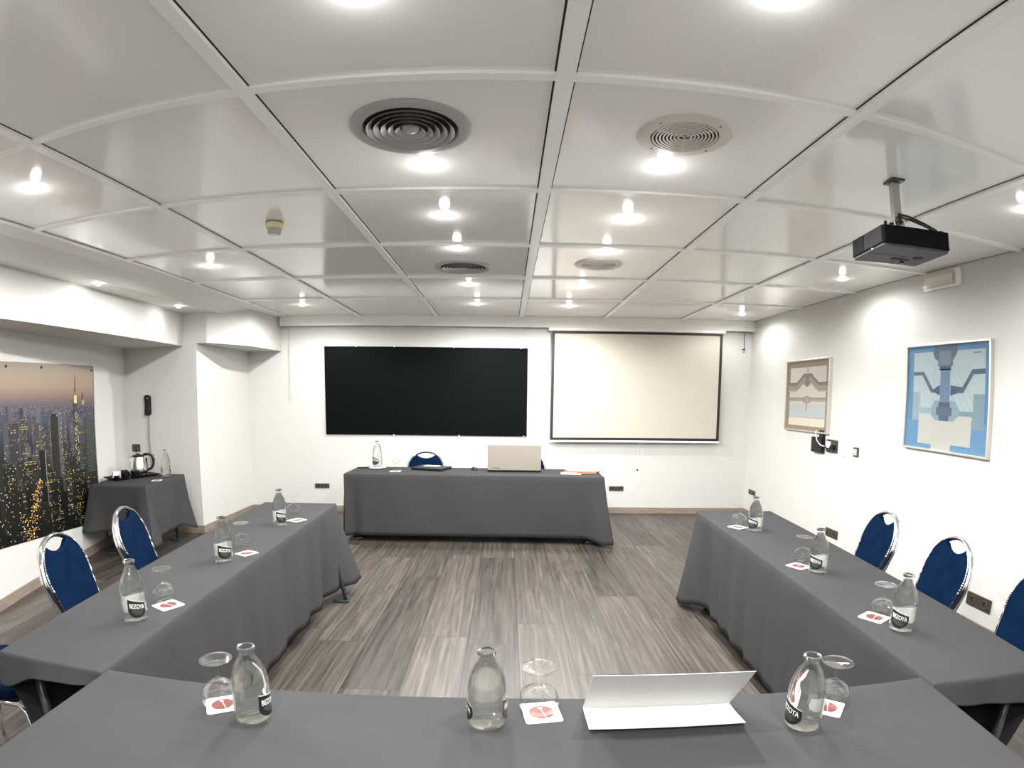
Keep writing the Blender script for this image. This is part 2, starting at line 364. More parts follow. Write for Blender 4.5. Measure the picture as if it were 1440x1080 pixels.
# ------------------------------------------------------------------ ceiling diffusers, detector
def big_diffuser(x, y, r, label):
    t = empty('ceiling_diffuser', (x, y, H), label=label, cat='air diffuser', group='dark metal cone diffusers')
    k = r/.243
    MB().lathe([(.243*k, 0), (.243*k, -.006), (.236*k, -.012), (.215*k, -.016), (.192*k, -.013), (.186*k, -.002), (.186*k, 0)], 64).build('flange', M['vent'], t, smooth=True, autos=35)
    MB().lathe([(.0001, -.0008), (.187*k, -.0008)], 48).build('backing', M['slit'], t)
    c = MB()
    for i, ro in enumerate((.176, .147, .118, .089, .060)):
        c.lathe([((ro-.019)*k, -.004), (ro*k, -.021), ((ro+.001)*k, -.021), ((ro-.016)*k, -.003)], 56, closed=True)
    c.build('cone_rings', M['vent'], t, smooth=True, autos=35)
    MB().lathe([(.0001, -.024), (.018*k, -.021), (.034*k, -.010), (.036*k, -.006)], 32).build('centre_cap', M['vent'], t, smooth=True)
    return t
big_diffuser(-.393, 2.232, .243, 'dark grey round diffuser with cone rings, large and nearest the camera')
big_diffuser(-.369, 4.659, .237, 'dark grey round diffuser with cone rings, small in the distance')
def fine_grille(x, y, r, label):
    t = empty('ceiling_grille', (x, y, H), label=label, cat='air vent', group='beige round extract grilles')
    MB().lathe([(r, 0), (r, -.005), (r*.97, -.009), (r*.72, -.010), (r*.71, -.001)], 56).build('flange', M['vent_light'], t, smooth=True, autos=35)
    MB().lathe([(.0001, -.0008), (r*.715, -.0008)], 40).build('backing', M['slit'], t)
    c = MB()
    for i in range(8):
        ro = r*(.67-.075*i); c.lathe([(ro-r*.020, -.010), (ro+r*.016, -.010), (ro+r*.010, -.002), (ro-r*.016, -.002)], 48, closed=True)
    for a in (R_(80), R_(200), R_(320)): c.X = Matrix.Rotation(a, 4, 'Z'); c.box((0, -.002, -.0095), (r*.7, .002, -.003))
    c.X = Matrix.Identity(4)
    c.build('louvre_rings', M['vent_light'], t)
    for a in (40, 130, 220, 310): MB().lathe([(.0001, -.0115), (.004, -.0112), (.0045, -.0085)], 10, c=(r*.86*cos(R_(a)), r*.86*sin(R_(a)), 0)).build('screw', M['bronze'], t)
fine_grille(.707, 2.231, .194, 'beige round grille with fine rings, large and nearest the camera')
fine_grille(.72, 4.50, .19, 'beige round grille with fine rings, small in the distance')
t = empty('smoke_detector', (-1.436, 3.408, H), label='small cream and grey smoke detector under the left ceiling panels', cat='smoke detector')
MB().lathe([(.0001, -.002), (.052, -.002), (.054, -.006), (.054, -.034), (.048, -.042), (.0001, -.042)], 32).build('base', M['cream'], t, smooth=True, autos=40)
MB().lathe([(.055, -.004), (.0555, -.007)], 32).build('seam', M['slit'], t)
MB().lathe([(.043, -.040), (.040, -.070), (.034, -.078), (.0001, -.078)], 32).build('sensor_head', M['vent'], t, smooth=True, autos=40)
MB().lathe([(.0001, -.0795), (.030, -.0795), (.033, -.077)], 28).build('cap', M['white'], t, smooth=True, autos=40)

# ------------------------------------------------------------------ back wall: blackboard, screen
t = empty('blackboard', (-1.07, YB-.001, 1.055), label='wide black wall board left of the projection screen', cat='blackboard')
MB().add([], []).box((-1.355, -.022, .003), (1.34, -.002, 1.168)).build('board', M['black'], t, bevel=.002)
for i, (cx, cz) in enumerate([(-.93, 1.170), (-.42, 1.172), (.36, 1.172), (1.25, 1.168), (-.45, -.001), (.42, -.001), (1.30, -.001)]):
    MB().box((cx-.008, -.027, cz-.010), (cx+.008, 0, cz+.010)).build('clip', M['white'], t, bevel=.002)
t = empty('projection_screen', (1.72, YB, .985), label='pulled-down projection screen with black border on the back wall', cat='projection screen')
MB().box((-1.12, -.088, .04), (1.13, -.084, 1.44)).build('fabric', M['screen'], t)
bd = MB(); x0, x1, z0, z1 = -1.135, 1.135, .03, 1.455
for a in (((x0, z0), (x1, z0+.034)), ((x0, z1-.03), (x1, z1)), ((x0, z0+.034), (x0+.036, z1-.03)), ((x1-.036, z0+.034), (x1, z1-.03))):
    bd.box((a[0][0], -.0895, a[0][1]), (a[1][0], -.0835, a[1][1]))
bd.build('border', M['matte_black'], t)
MB().cbox((0, -.086, .015), (2.29, .022, .026)).build('bottom_bar', M['white'], t, bevel=.006)
MB().cbox((.0, -.052, 1.487), (2.36, .085, .055)).build('casing', M['white'], t, bevel=.01)
MB().box((-1.06, -.100, 1.502), (-.95, -.094, 1.512)).build('end_clip', M['blackp'], t)
pc = MB().tube([(.05, -.086, .0), (.052, -.086, -.18), (.05, -.086, -.36)], .0012, 6).build('pull_cord', M['wcable'], t)
MB().lathe([(.0001, -.014), (.010, -.008), (.011, 0), (.008, .010), (.0001, .014)], 12, c=(.05, -.086, -.37)).build('cord_knob', M['blackp'], pc, smooth=True)
MB().tube([(.05, -.086, .0), (.11, -.086, .003), (.112, -.086, -.16)], .001, 6).build('cord_loop', M['wcable'], t)
o = MB().tube([(-2.885, YB-.06, 2.49), (-2.887, YB-.06, 2.0), (-2.89, YB-.06, 1.75)], .0028, 6)
o.tube([(-2.89+.018*cos(a), YB-.06, 1.62+.14*sin(a)) for a in [2*pi*k/24 for k in range(24)]], .0018, 6, closed=True)
tag(o.build('blind_cord', mat('cord_brown', (.42, .33, .28), .6), smooth=True), 'thin blind cord hanging down left of the blackboard', 'cord')
t = empty('cord_bracket', (3.17, YB-.05, 2.24), label='short chain on a hook in the top right corner by the screen', cat='hook')
MB().tube([(0, 0, .24), (0, 0, .19)], .010, 8).build('hook_end', M['bronze'], t)
MB().tube([(0, 0, .20), (.003, 0, .02)], .0045, 6).build('chain', M['bronze'], t)
MB().cbox((0, 0, .01), (.04, .012, .016)).build('weight', M['bronze'], t)

# ------------------------------------------------------------------ sockets and switches (local: plate in xz, facing -y)
def place(o, loc, face): o.location = loc; o.rotation_euler = (0, 0, {'back': 0, 'right': -pi/2}[face]); return o
def socket(n, loc, face, label, plate='bronze', w=.098, h=.062):
    t = empty('wall_socket', label=label, cat='socket', group='bronze wall sockets')
    W = w*n if n > 1 else h*1.25
    MB().box((-W/2, -.012, -h/2), (W/2, 0, h/2)).build('plate', M[plate], t, bevel=.003)
    for i in range(n):
        cx = (i-(n-1)/2)*w
        f = MB().lathe([(.0001, .0005), (.017, .0005), (.021, .003), (.0235, .003), (.0235, 0)], 24); f2 = MB()
        f2.X = Matrix.Translation((cx, -.0125, 0)) @ Matrix.Rotation(pi/2, 4, 'X'); f2.add(f.v, f.f); f2.X = Matrix.Identity(4)
        g = f2.build('outlet', M['matte_black'], t, smooth=True, autos=40)
        rg = MB().lathe([(.0235, 0), (.0235, .0042), (.0265, .0042), (.0265, 0)], 24, closed=True); r2 = MB(); r2.X = Matrix.Translation((cx, -.0122, 0)) @ Matrix.Rotation(pi/2, 4, 'X'); r2.add(rg.v, rg.f); r2.build('outlet_rim', M['outrim'], g, smooth=True, autos=40)
        h_ = MB()
        for s in (-.008, .008): h_.cbox((cx+s, -.0135, 0), (.005, .002, .005))
        h_.build('contacts', M['outrim'], g)
    return place(t, loc, face)
socket(2, (1.509, YB, .346), 'back', 'double bronze socket on the back wall right of head table')
socket(2, (-2.505, YB, .356), 'back', 'double bronze socket on the back wall left of head table')
socket(2, (XR, 7.159, .344), 'right', 'double bronze socket on the right wall, closest to the far corner')
socket(2, (XR, 5.214, .25), 'right', 'double bronze socket on the right wall, just behind a water bottle', w=.11, h=.085)
socket(2, (XR, 3.125, .233), 'right', 'double bronze socket low on the right wall between the chairs', w=.13, h=.095)
socket(1, (-4.323, 6.08, .985), 'back', 'single bronze socket above the kettle', w=.09, h=.085)
t = empty('dimmer_switch', label='bronze square switch at the right end of the wall cluster', cat='switch')
MB().box((-.04, -.012, -.045), (.04, 0, .045)).build('plate', M['bronze'], t, bevel=.003)
MB().box((-.025, -.02, -.03), (.025, -.01, .03)).build('rocker', M['lgrey'], t, bevel=.003)
place(t, (XR, 4.905, 1.105), 'right')
t = empty('phone_socket_plate', label='white double socket plate beside the bronze switch', cat='socket')
MB().box((-.065, -.012, -.075), (.065, 0, .075)).build('plate', M['white'], t, bevel=.003)
MB().cbox((0, -.013, 0), (.03, .004, .03)).build('outlet', M['lgrey'], t, bevel=.002)
place(t, (XR, 5.11, 1.118), 'right')
t = empty('plugged_socket', label='dark socket plate with a black plug, under the brown print', cat='socket')
MB().box((-.10, -.012, -.065), (.10, 0, .065)).build('plate', M['bronze'], t, bevel=.003)
MB().box((-.085, -.022, -.02), (-.02, -.010, .045)).build('switch_insert', M['white'], t, bevel=.002)
pl = MB().lathe([(.0001, 0), (.026, 0), (.028, .012), (.022, .045), (.0001, .048)], 20); q = MB(); q.X = Matrix.Translation((.05, -.012, -.01)) @ Matrix.Rotation(pi/2, 4, 'X'); q.add(pl.v, pl.f); q.build('plug', M['blackp'], t, smooth=True, autos=40)
MB().tube([(.05, -.055, -.02), (.02, -.05, -.055), (-.04, -.04, -.05), (-.09, -.03, -.01), (-.15, -.035, .01)], .005, 8).build('plug_cable', M['cable'], t, smooth=True)
place(t, (XR, 5.33, 1.125), 'right')
t = empty('splitter_box', label='black box with white cable under the brown print', cat='splitter box')
MB().box((-.105, -.045, -.085), (.105, 0, .075)).build('body', M['blackp'], t, bevel=.006)
MB().box((.02, -.03, .075), (.10, 0, .15)).build('top_plug', M['blackp'], t, bevel=.004)
MB().tube([(-.02, -.04, .15), (-.01, -.05, .10), (.03, -.055, .04), (.10, -.055, .0), (.17, -.05, -.01)], .005, 8).build('white_lead', M['wcable'], t, smooth=True)
MB().tube([(-.10, -.03, .12), (-.02, -.03, .12)], .006, 8).build('stub', M['blackp'], t)
place(t, (XR, 5.575, 1.125), 'right')

# ------------------------------------------------------------------ emergency light on the right wall
t = empty('emergency_light', label='clear emergency light high on the right wall under the ceiling', cat='emergency light')
MB().prism(rrect(-.225, -.067, .225, .067, .02), 0, .02).build('back_plate', M['white'], t, bevel=.003)
MB().prism(rrect(-.205, -.055, .17, .055, .015), .0202, .055).build('cover', M['diffuser'], t, bevel=.008)
MB().box((-.18, -.035, .022), (.14, .035, .030)).build('reflector', M['porcelain'], t)
MB().tube([(-.17, -.018, .036), (.10, -.018, .036)], .006, 8).build('tube_lamp', M['white'], t)
t.matrix_world = Matrix.Translation((XR, 3.76, 2.535)) @ Matrix(((0, 0, -1, 0), (-1, 0, 0, 0), (0, 1, 0, 0), (0, 0, 0, 1)))

# ------------------------------------------------------------------ framed prints on the right wall
def framed(cy, cz, w, h, label, paint):
    t = empty('framed_print', label=label, cat='picture')
    f = MB(); d = .038; b = .016
    f.box((-w/2, -d, h/2-b), (w/2, 0, h/2)).box((-w/2, -d, -h/2), (w/2, 0, -h/2+b)).box((-w/2, -d, -h/2+b), (-w/2+b, 0, h/2-b)).box((w/2-b, -d, -h/2+b), (w/2, 0, h/2-b))
    f.build('frame', M['alu'], t, bevel=.002)
    a = MB(); ms = []
    def lay(pts, col, z):
        if col not in ms: ms.append(col)
        k = ms.index(col); y = -.020-z*.00025
        a.add([((u-.5)*(w-2*b), y, (.5-v)*(h-2*b)) for u, v in pts], [tuple(range(len(pts)))], k)
    paint(lay)
    mm = [mat('print_ink', srgb(c[0]*.86, c[1]*.87, c[2]*.9), .6) for c in ms]
    me = a.build('print', mm, t)
    MB().box((-w/2+b, -.019, -h/2+b), (w/2-b, -.004, h/2-b)).build('backing', M['white'], t)
    MB().add([(-w/2+b, -.030, -h/2+b), (w/2-b, -.030, -h/2+b), (w/2-b, -.030, h/2-b), (-w/2+b, -.030, h/2-b)], [(0, 1, 2, 3)]).build('glazing', M['pglass'], t)
    return place(t, (XR, cy, cz), 'right')
M['pglass'] = thin_glass('picture_glass', (.97, .97, .97), .6)
def rc(u0, v0, u1, v1): return [(u0, v0), (u1, v0), (u1, v1), (u0, v1)]
def blue_print(L):
    L(rc(0, 0, 1, 1), (78, 126, 158), 0)
    L(rc(0, .72, 1, 1), (92, 136, 168), .5)
    L(rc(.075, .06, .945, .70), (170, 183, 180), 1)
    for k in range(12):
        u = .12+.068*k; 
        L([(max(.075, u-.30), .07+.0), (max(.075, u-.29), .07), (u+.10, .66), (u+.085, .66)], (158, 173, 172), 2) if u+.1 < .94 else None
    L(rc(.075, .45, .17, .73), (140, 160, 165), 3); L(rc(.82, .46, .945, .78), (120, 142, 150), 3)
    L(rc(.17, .60, .35, .66), (142, 162, 166), 3.2); L(rc(.62, .62, .82, .68), (118, 140, 146), 3.2)
    L(rc(.165, .665, .81, .955), (186, 184, 170), 4); L(rc(.34, .90, .58, 1.0), (186, 184, 170), 4.2)
    L(rc(.58, .94, .81, .956), (78, 130, 176), 4.4)
    L([(.32, .60), (.36, .53), (.60, .53), (.66, .60), (.66, .66), (.60, .72), (.38, .72), (.32, .67)], (130, 152, 158), 5)
    for pts in ([(.075, .25), (.21, .25), (.33, .42), (.42, .405), (.42, .455), (.31, .455), (.19, .285), (.075, .285)],
                [(.945, .235), (.80, .24), (.69, .40), (.55, .385), (.55, .455), (.70, .455), (.815, .285), (.945, .28)]):
        L(pts, (66, 88, 108), 6)
    L([(.36, .41), (.42, .38), (.42, .48), (.36, .455)], (58, 78, 98), 6.5); L([(.64, .41), (.55, .38), (.55, .48), (.64, .455)], (58, 78, 98), 6.5)
    L([(.33, 0), (.62, 0), (.62, .08), (.595, .12), (.57, .15), (.57, .20), (.39, .20), (.39, .15), (.35, .13), (.33, .08)], (82, 98, 116), 7)
    L([(.41, .06), (.54, .06), (.55, .14), (.53, .20), (.42, .20), (.40, .14)], (104, 120, 134), 7.5)
    L(rc(.41, .20, .55, .24), (62, 80, 100), 8); L(rc(.425, .23, .54, .58), (106, 128, 150), 8)
    for k in range(4): L(rc(.435+.027*k, .24, .445+.027*k, .56), (92, 114, 138), 8.5)
    L(rc(.41, .545, .55, .60), (66, 84, 102), 9); L(rc(.385, .59, .575, .67), (78, 96, 114), 9.2); L(rc(.42, .65, .54, .72), (72, 92, 112), 9)
    L(rc(.81, .085, .90, .093), (95, 110, 118), 9)
def brown_print(L):
    L(rc(0, 0, 1, 1), (142, 124, 102), 0)
    L(rc(.0, .5, 1, 1), (152, 130, 104), .4)
    L(rc(.07, .09, .93, .94), (206, 197, 178), 1)
    for k in range(18): L(rc(.70, .10+.012*k, .93, .104+.012*k), (192, 178, 168), 1.4)
    L(rc(.07, .62, .93, .82), (186, 192, 184), 2); L(rc(.07, .82, .93, .94), (222, 214, 188), 2); L(rc(.07, .815, .93, .822), (150, 150, 140), 2.5)
    sh = [(108, 101, 86), (124, 116, 99), (142, 133, 114), (160, 150, 131), (136, 128, 111), (170, 160, 142)]
    def band(v0, v1, hgt, col, z):
        up = lambda v: [(.02, v), (.24, v), (.34, v-hgt*.55), (.40, v-hgt*.95), (.50, v-hgt), (.60, v-hgt*.95), (.66, v-hgt*.55), (.76, v), (.98, v)]
        a, b = up(v0), up(v1)
        for i in range(len(a)-1): L([a[i], a[i+1], b[i+1], b[i]], col, z)
    for k in range(6): band(.31+.022*k, .335+.022*k, .13-.003*k, sh[k], 3+.1*k)
    L([(.43, .34), (.50, .19), (.57, .34), (.50, .38)], (122, 114, 106), 4.2)
    for k in range(3): L(rc(.06, .53+.02*k, .94, .545+.02*k), sh[1+k], 4.3)
    L([(.40+.10*(1+cos(2*pi*k/16)), .56+.055*sin(2*pi*k/16)) for k in range(16)], (150, 140, 130), 5)
    L([(.45+.05*(1+cos(2*pi*k/16)), .56+.035*sin(2*pi*k/16)) for k in range(16)], (168, 158, 148), 5.4)
    L(rc(.485, .09, .515, .20), (170, 160, 150), 4); L(rc(.48, .60, .52, .72), (170, 158, 148), 4)
    L(rc(.36, .64, .42, .68), (196, 182, 172), 3); L(rc(.58, .64, .64, .68), (196, 182, 172), 3)
framed(5.865, 1.635, .93, .79, 'beige and brown abstract print in a metal frame, farther from the camera', brown_print)
framed(3.70, 1.635, .98, .83, 'blue and grey abstract print in a metal frame, nearest the projector', blue_print)

# ------------------------------------------------------------------ projector
t = empty('projector', (1.82, 2.373, 2.252), R_(-8), label='black ceiling projector hanging upside down on a metal pole', cat='projector')
out = rrect(-.178, -.165, .182, .170, .018)
pb = MB().prism(rrect(-.178, -.165, .182, .170, .02), .012, .095, 0).build('body', M['pbody'], t, bevel=.004)
MB().prism(rrect(-.172, -.160, .176, .165, .02), 0, .012).build('bottom_cover', M['pgrey'], t, bevel=.003)
g = MB()
for k in range(11): g.box((-.1815, -.155, .018+.0065*k), (-.178, .02, .0205+.0065*k))
g.build('vent_grille', M['pgrey'], t)
MB().box((-.1795, .04, .016), (-.178, .15, .088)).build('side_recess', M['pbody'], t)
lz = MB().lathe([(.0001, .002), (.028, .002), (.032, .012), (.036, .012), (.036, 0)], 28); q = MB(); q.X = Matrix.Translation((.10, .170, .048)) @ Matrix.Rotation(-pi/2, 4, 'X'); q.add(lz.v, lz.f)
lr = q.build('lens_ring', M['blackp'], t, smooth=True, autos=40)
q = MB().lathe([(.0001, .014), (.02, .010), (.03, .004)], 24); q2 = MB(); q2.X = Matrix.Translation((.10, .170, .048)) @ Matrix.Rotation(-pi/2, 4, 'X'); q2.add(q.v, q.f); q2.build('lens', M['lens'], lr, smooth=True)
MB().box((-.02, .05, -.003), (.07, .068, 0)).build('filter_latch', M['matte_black'], t)
MB().box((-.172, -.002, -.0008), (.02, 0, 0)).box((.018, -.002, -.0008), (.02, .165, 0)).build('cover_seam', M['matte_black'], t)
MB().lathe([(.0001, -.004), (.024, -.004), (.026, 0)], 24, c=(.10, .01, 0)).build('logo_ring', M['matte_black'], t)
for (fx, fy) in ((-.15, -.14), (.15, .13), (-.14, .14)): MB().lathe([(.0001, .115), (.008, .115), (.008, .093)], 12, c=(fx, fy, 0)).build('foot', M['blackp'], t)
MB().lathe([(.0001, -.010), (.011, -.010), (.013, 0)], 14, c=(.06, .10, 0)).build('foot', M['blackp'], t)
MB().lathe([(.0001, .0), (.005, .002), (.006, .006)], 10, c=(-.180, -.06, .0)).build('indicator_light', M['white'], t)
MB().tube([(-.025, .01, .21), (.03, -.03, .19), (.10, -.06, .155), (.15, -.09, .12), (.165, -.10, .098)], .006, 8).tube([(-.02, .01, .20), (.04, -.05, .165), (.10, -.10, .125), (.13, -.12, .098)], .0055, 8).build('cable', M['cable'], t, smooth=True)
MB().box((.152, -.12, .09), (.172, -.09, .112)).build('cable_plug', M['blackp'], t)
t = empty('projector_mount', (1.815, 2.385, H), R_(-8), label='square metal pole holding the projector to the ceiling', cat='ceiling mount')
MB().box((-.035, -.055, -.010), (.035, .045, 0)).build('ceiling_plate', M['dmetal'], t, bevel=.002)
MB().box((-.021, -.018, -.235), (.021, .018, -.010)).build('pole', M['lgrey'], t, bevel=.003)
MB().box((-.026, -.024, -.268), (.026, .024, -.200)).build('bracket', M['steel'], t, bevel=.003)
MB().tube([(-.04, 0, -.215), (.04, 0, -.215)], .006, 8).build('bolt', M['dmetal'], t)
MB().tube([(-.018, -.028, -.19), (.0, -.036, -.20), (.02, -.028, -.215), (.0, -.036, -.225), (-.02, -.028, -.205)], .005, 8).build('cable_tie', M['cable'], t, smooth=True)
MB().box((-.06, -.05, -.277), (.06, .05, -.268)).build('base_plate', M['lgrey'], t, bevel=.002)

# ------------------------------------------------------------------ tables and cloths
def lerp(a, b, t): return a+(b-a)*t
def cloth(name, C, hem, z=T, flare=.02, cflare=.10, folds=(), seed=0, r=.012, N=44, wave=.006, chem=None, lab='', grp=None):
    """C: four top corners counter-clockwise seen from above; hem[i]: hem height of side i (C[i] -> C[i+1]); chem[i]: hem height at corner i"""
    rnd = random.Random(seed); C = [Vector((x, y)) for x, y in C]; cen = sum(C, Vector((0, 0)))/4
    P = []; Nn = []; HZ = []; W = []; CF = []
    L = 0
    for i in range(4):
        a, b = C[i], C[(i+1) % 4]; d = (b-a); ln = d.length; d.normalize(); n = Vector((d.y, -d.x))
        ap, bn = C[i-1], C[(i+2) % 4]
        n0 = Vector(((a-ap).normalized().y, -(a-ap).normalized().x)); n1 = Vector(((bn-b).normalized().y, -(bn-b).normalized().x))
        m = max(8, int(ln/.035))
        for k in range(m):
            t = (k+.0)/m; s = t*ln; e = ln-s
            w0 = max(0, 1-s/.05)*.5; w1 = max(0, 1-e/.05)*.5
            nn = (n*(1-w0-w1)+n0*w0+n1*w1).normalized()
            q = a+d*s
            P.append(q); Nn.append(nn)
            c0 = math.exp(-(s/.13)**2); c1 = math.exp(-(e/.13)**2)
            h0 = chem[i] if chem else hem[i]; h1 = chem[(i+1) % 4] if chem else hem[i]
            HZ.append(hem[i]*(1-c0-c1 if c0+c1 < 1 else 0)+(h0*c0+h1*c1)/max(1, c0+c1))
            cfs = cflare if isinstance(cflare, (list, tuple)) else [cflare]*4
            CF.append(max(cfs[i]*math.exp(-(s/.09)**2), cfs[(i+1) % 4]*math.exp(-(e/.09)**2)))
            ww = sum(A*math.exp(-((t-p_)/wd_)**2) for (sd, p_, wd_, A) in folds if sd == i)
            ww += wave*(sin(s*19+seed*1.7+i)+.6*sin(s*41+seed+2*i))
            W.append(ww)
    n = len(P); rows = [(0, 0), (r*.3, r*.05), (r*.7, r*.3), (r, r)]
    K = 14; vs = []; fs = []
    inset = [q-nn*r for q, nn in zip(P, Nn)]
    for j, (o_, d_) in enumerate(rows):
        for q, nn in zip(inset, Nn): vs.append((q.x+nn.x*o_, q.y+nn.y*o_, z-d_))
    fl = flare if isinstance(flare, (list, tuple)) else [flare]*4
    side = []
    for i in range(4):
        m = max(8, int((C[(i+1) % 4]-C[i]).length/.035)); side += [i]*m
    for j in range(1, K+1):
        t = j/K
        for k in range(n):
            q, nn = inset[k], Nn[k]
            off = r+(fl[side[k]]*t+CF[k]*t**1.15+W[k]*t**.8)
            zz = lerp(z-r, HZ[k], t)
            vs.append((q.x+nn.x*off, q.y+nn.y*off, zz))
    R = len(rows)+K
    for j in range(R-1):
        for k in range(n):
            k2 = (k+1) % n; fs.append((j*n+k, j*n+k2, (j+1)*n+k2, (j+1)*n+k))
    fs.append(tuple(range(n)))
    mb = MB(); mb.add(vs, fs)
    o = mb.build(name, M['cloth'], smooth=True, autos=50)
    sd = o.modifiers.new('thickness', 'SOLIDIFY'); sd.thickness = .0015; sd.offset = 1
    return tag(o, lab, 'tablecloth', grp)
def folding_table(C, z, label, inset=.07, splay=.0, feet=True, extra=None):
    C = [Vector((x, y)) for x, y in C]; c = sum(C, Vector((0, 0)))/4
    t = empty('folding_table', (c.x, c.y, 0), label=label, cat='table', group='folding tables under grey cloths')
    sh = [(q-c)*(1-.022/(q-c).length) for q in C]
    MB().prism([(q.x, q.y) for q in sh], z-.034, z-.006).build('table_top', M['table'], t)
    for k, q in enumerate(C):
        d = q-c; p = Vector((d.x-math.copysign(inset, d.x), d.y-math.copysign(inset*1.6, d.y)))
        b = p+Vector(extra[k]) if extra and extra[k] else p
        lg = MB().tube([(b.x, b.y, .012), (p.x, p.y, z-.034)], [.014, .021], 12).build('leg', M['dmetal'], t, smooth=True)
        sx = -math.copysign(1, d.x)
        MB().prism([(b.x-.026*sx, b.y-.020), (b.x+.03*sx, b.y-.026), (b.x+.10*sx, b.y-.012), (b.x+.10*sx, b.y+.012), (b.x+.03*sx, b.y+.026), (b.x-.026*sx, b.y+.020)], 0, .022).build('foot', M['dmetal'], lg, bevel=.005)
    return t
GC = 'plain grey tablecloths'
# corners counter-clockwise from above, starting near-left
CH = [(-1.74, 5.83), (1.035, 5.69), (1.045, 6.31), (-1.745, 6.46)]
CL = [(-1.69, 1.385), (-1.212, 1.385), (-1.302, 4.15), (-1.87, 4.172)]
CRr = [(1.270, 1.315), (1.775, 1.25), (1.975, 3.948), (1.406, 3.955)]
CF_ = [(-1.235, .60), (1.225, .58), (1.262, 1.375), (-1.206, 1.418)]
CS = [(-4.108, 4.931), (-3.447, 4.945), (-3.54, 5.817), (-4.27, 5.80)]
cloth('tablecloth', CH, [.075, .05, .05, .05], flare=[.0, .03, .02, .03], cflare=[.0, .10, .04, .05], folds=[(0, .035, .02, -.05), (0, .93, .012, -.012), (0, .25, .05, .006), (0, .6, .06, .006)], seed=3, wave=.002,
      chem=[.06, .03, .05, .05], lab='grey tablecloth reaching the floor on the head table with the laptop', grp=GC)
cloth('tablecloth', CL, [.69, .115, .12, .10], flare=[.02, .0, .03, .0], cflare=[.0, .0, .17, .03], folds=[(1, .93, .03, .035), (1, .87, .02, -.02), (1, .80, .03, .025), (1, .70, .03, .02), (1, .60, .025, -.01), (1, .52, .03, .02), (1, .35, .03, .015), (2, .1, .06, .04)], seed=5, wave=.006,
      chem=[.62, .70, .11, .12], lab='grey tablecloth with a short near end, over the left side table', grp=GC)
cloth('tablecloth', CRr, [.655, .10, .10, .09], flare=[.02, .0, .03, -.02], cflare=[.0, .0, .06, .15], folds=[(3, .05, .025, .03), (3, .11, .02, -.015), (3, .17, .02, .02), (3, .25, .02, .02), (3, .33, .02, .02), (3, .42, .025, .02), (3, .52, .03, .012), (3, .8, .05, .01)], seed=8, wave=.006,
      chem=[.68, .62, .10, .03], lab='grey tablecloth with a short near end, over the right side table', grp=GC)
cloth('tablecloth', CF_, [.10, .12, .12, .12], flare=[.02, .0, .0, .0], cflare=.03, seed=11, wave=.003, lab='grey tablecloth over the nearest table under the folded white card', grp=GC)
cloth('tablecloth', CS, [.27, .20, .25, .25], z=.72, flare=[.02, .04, .0, .0], cflare=[.10, .12, .10, .03], folds=[(0, .9, .05, .02), (0, .15, .08, .015), (1, .3, .1, .012)], seed=13, wave=.004,
      chem=[.26, .15, .12, .2], lab='grey tablecloth over the small corner table with the kettle', grp=GC)
folding_table(CH, T, 'long head table under the floor-length grey cloth by the back wall')
folding_table(CL, T, 'left side table whose dark legs show under the cloth', extra=[None, None, (.16, -.01), None])
folding_table(CRr, T, 'right side table under the grey cloth beside the framed prints')
folding_table(CF_, T, 'nearest table of the U, crossing the bottom of the view')
folding_table(CS, .72, 'small corner table under the kettle tray')

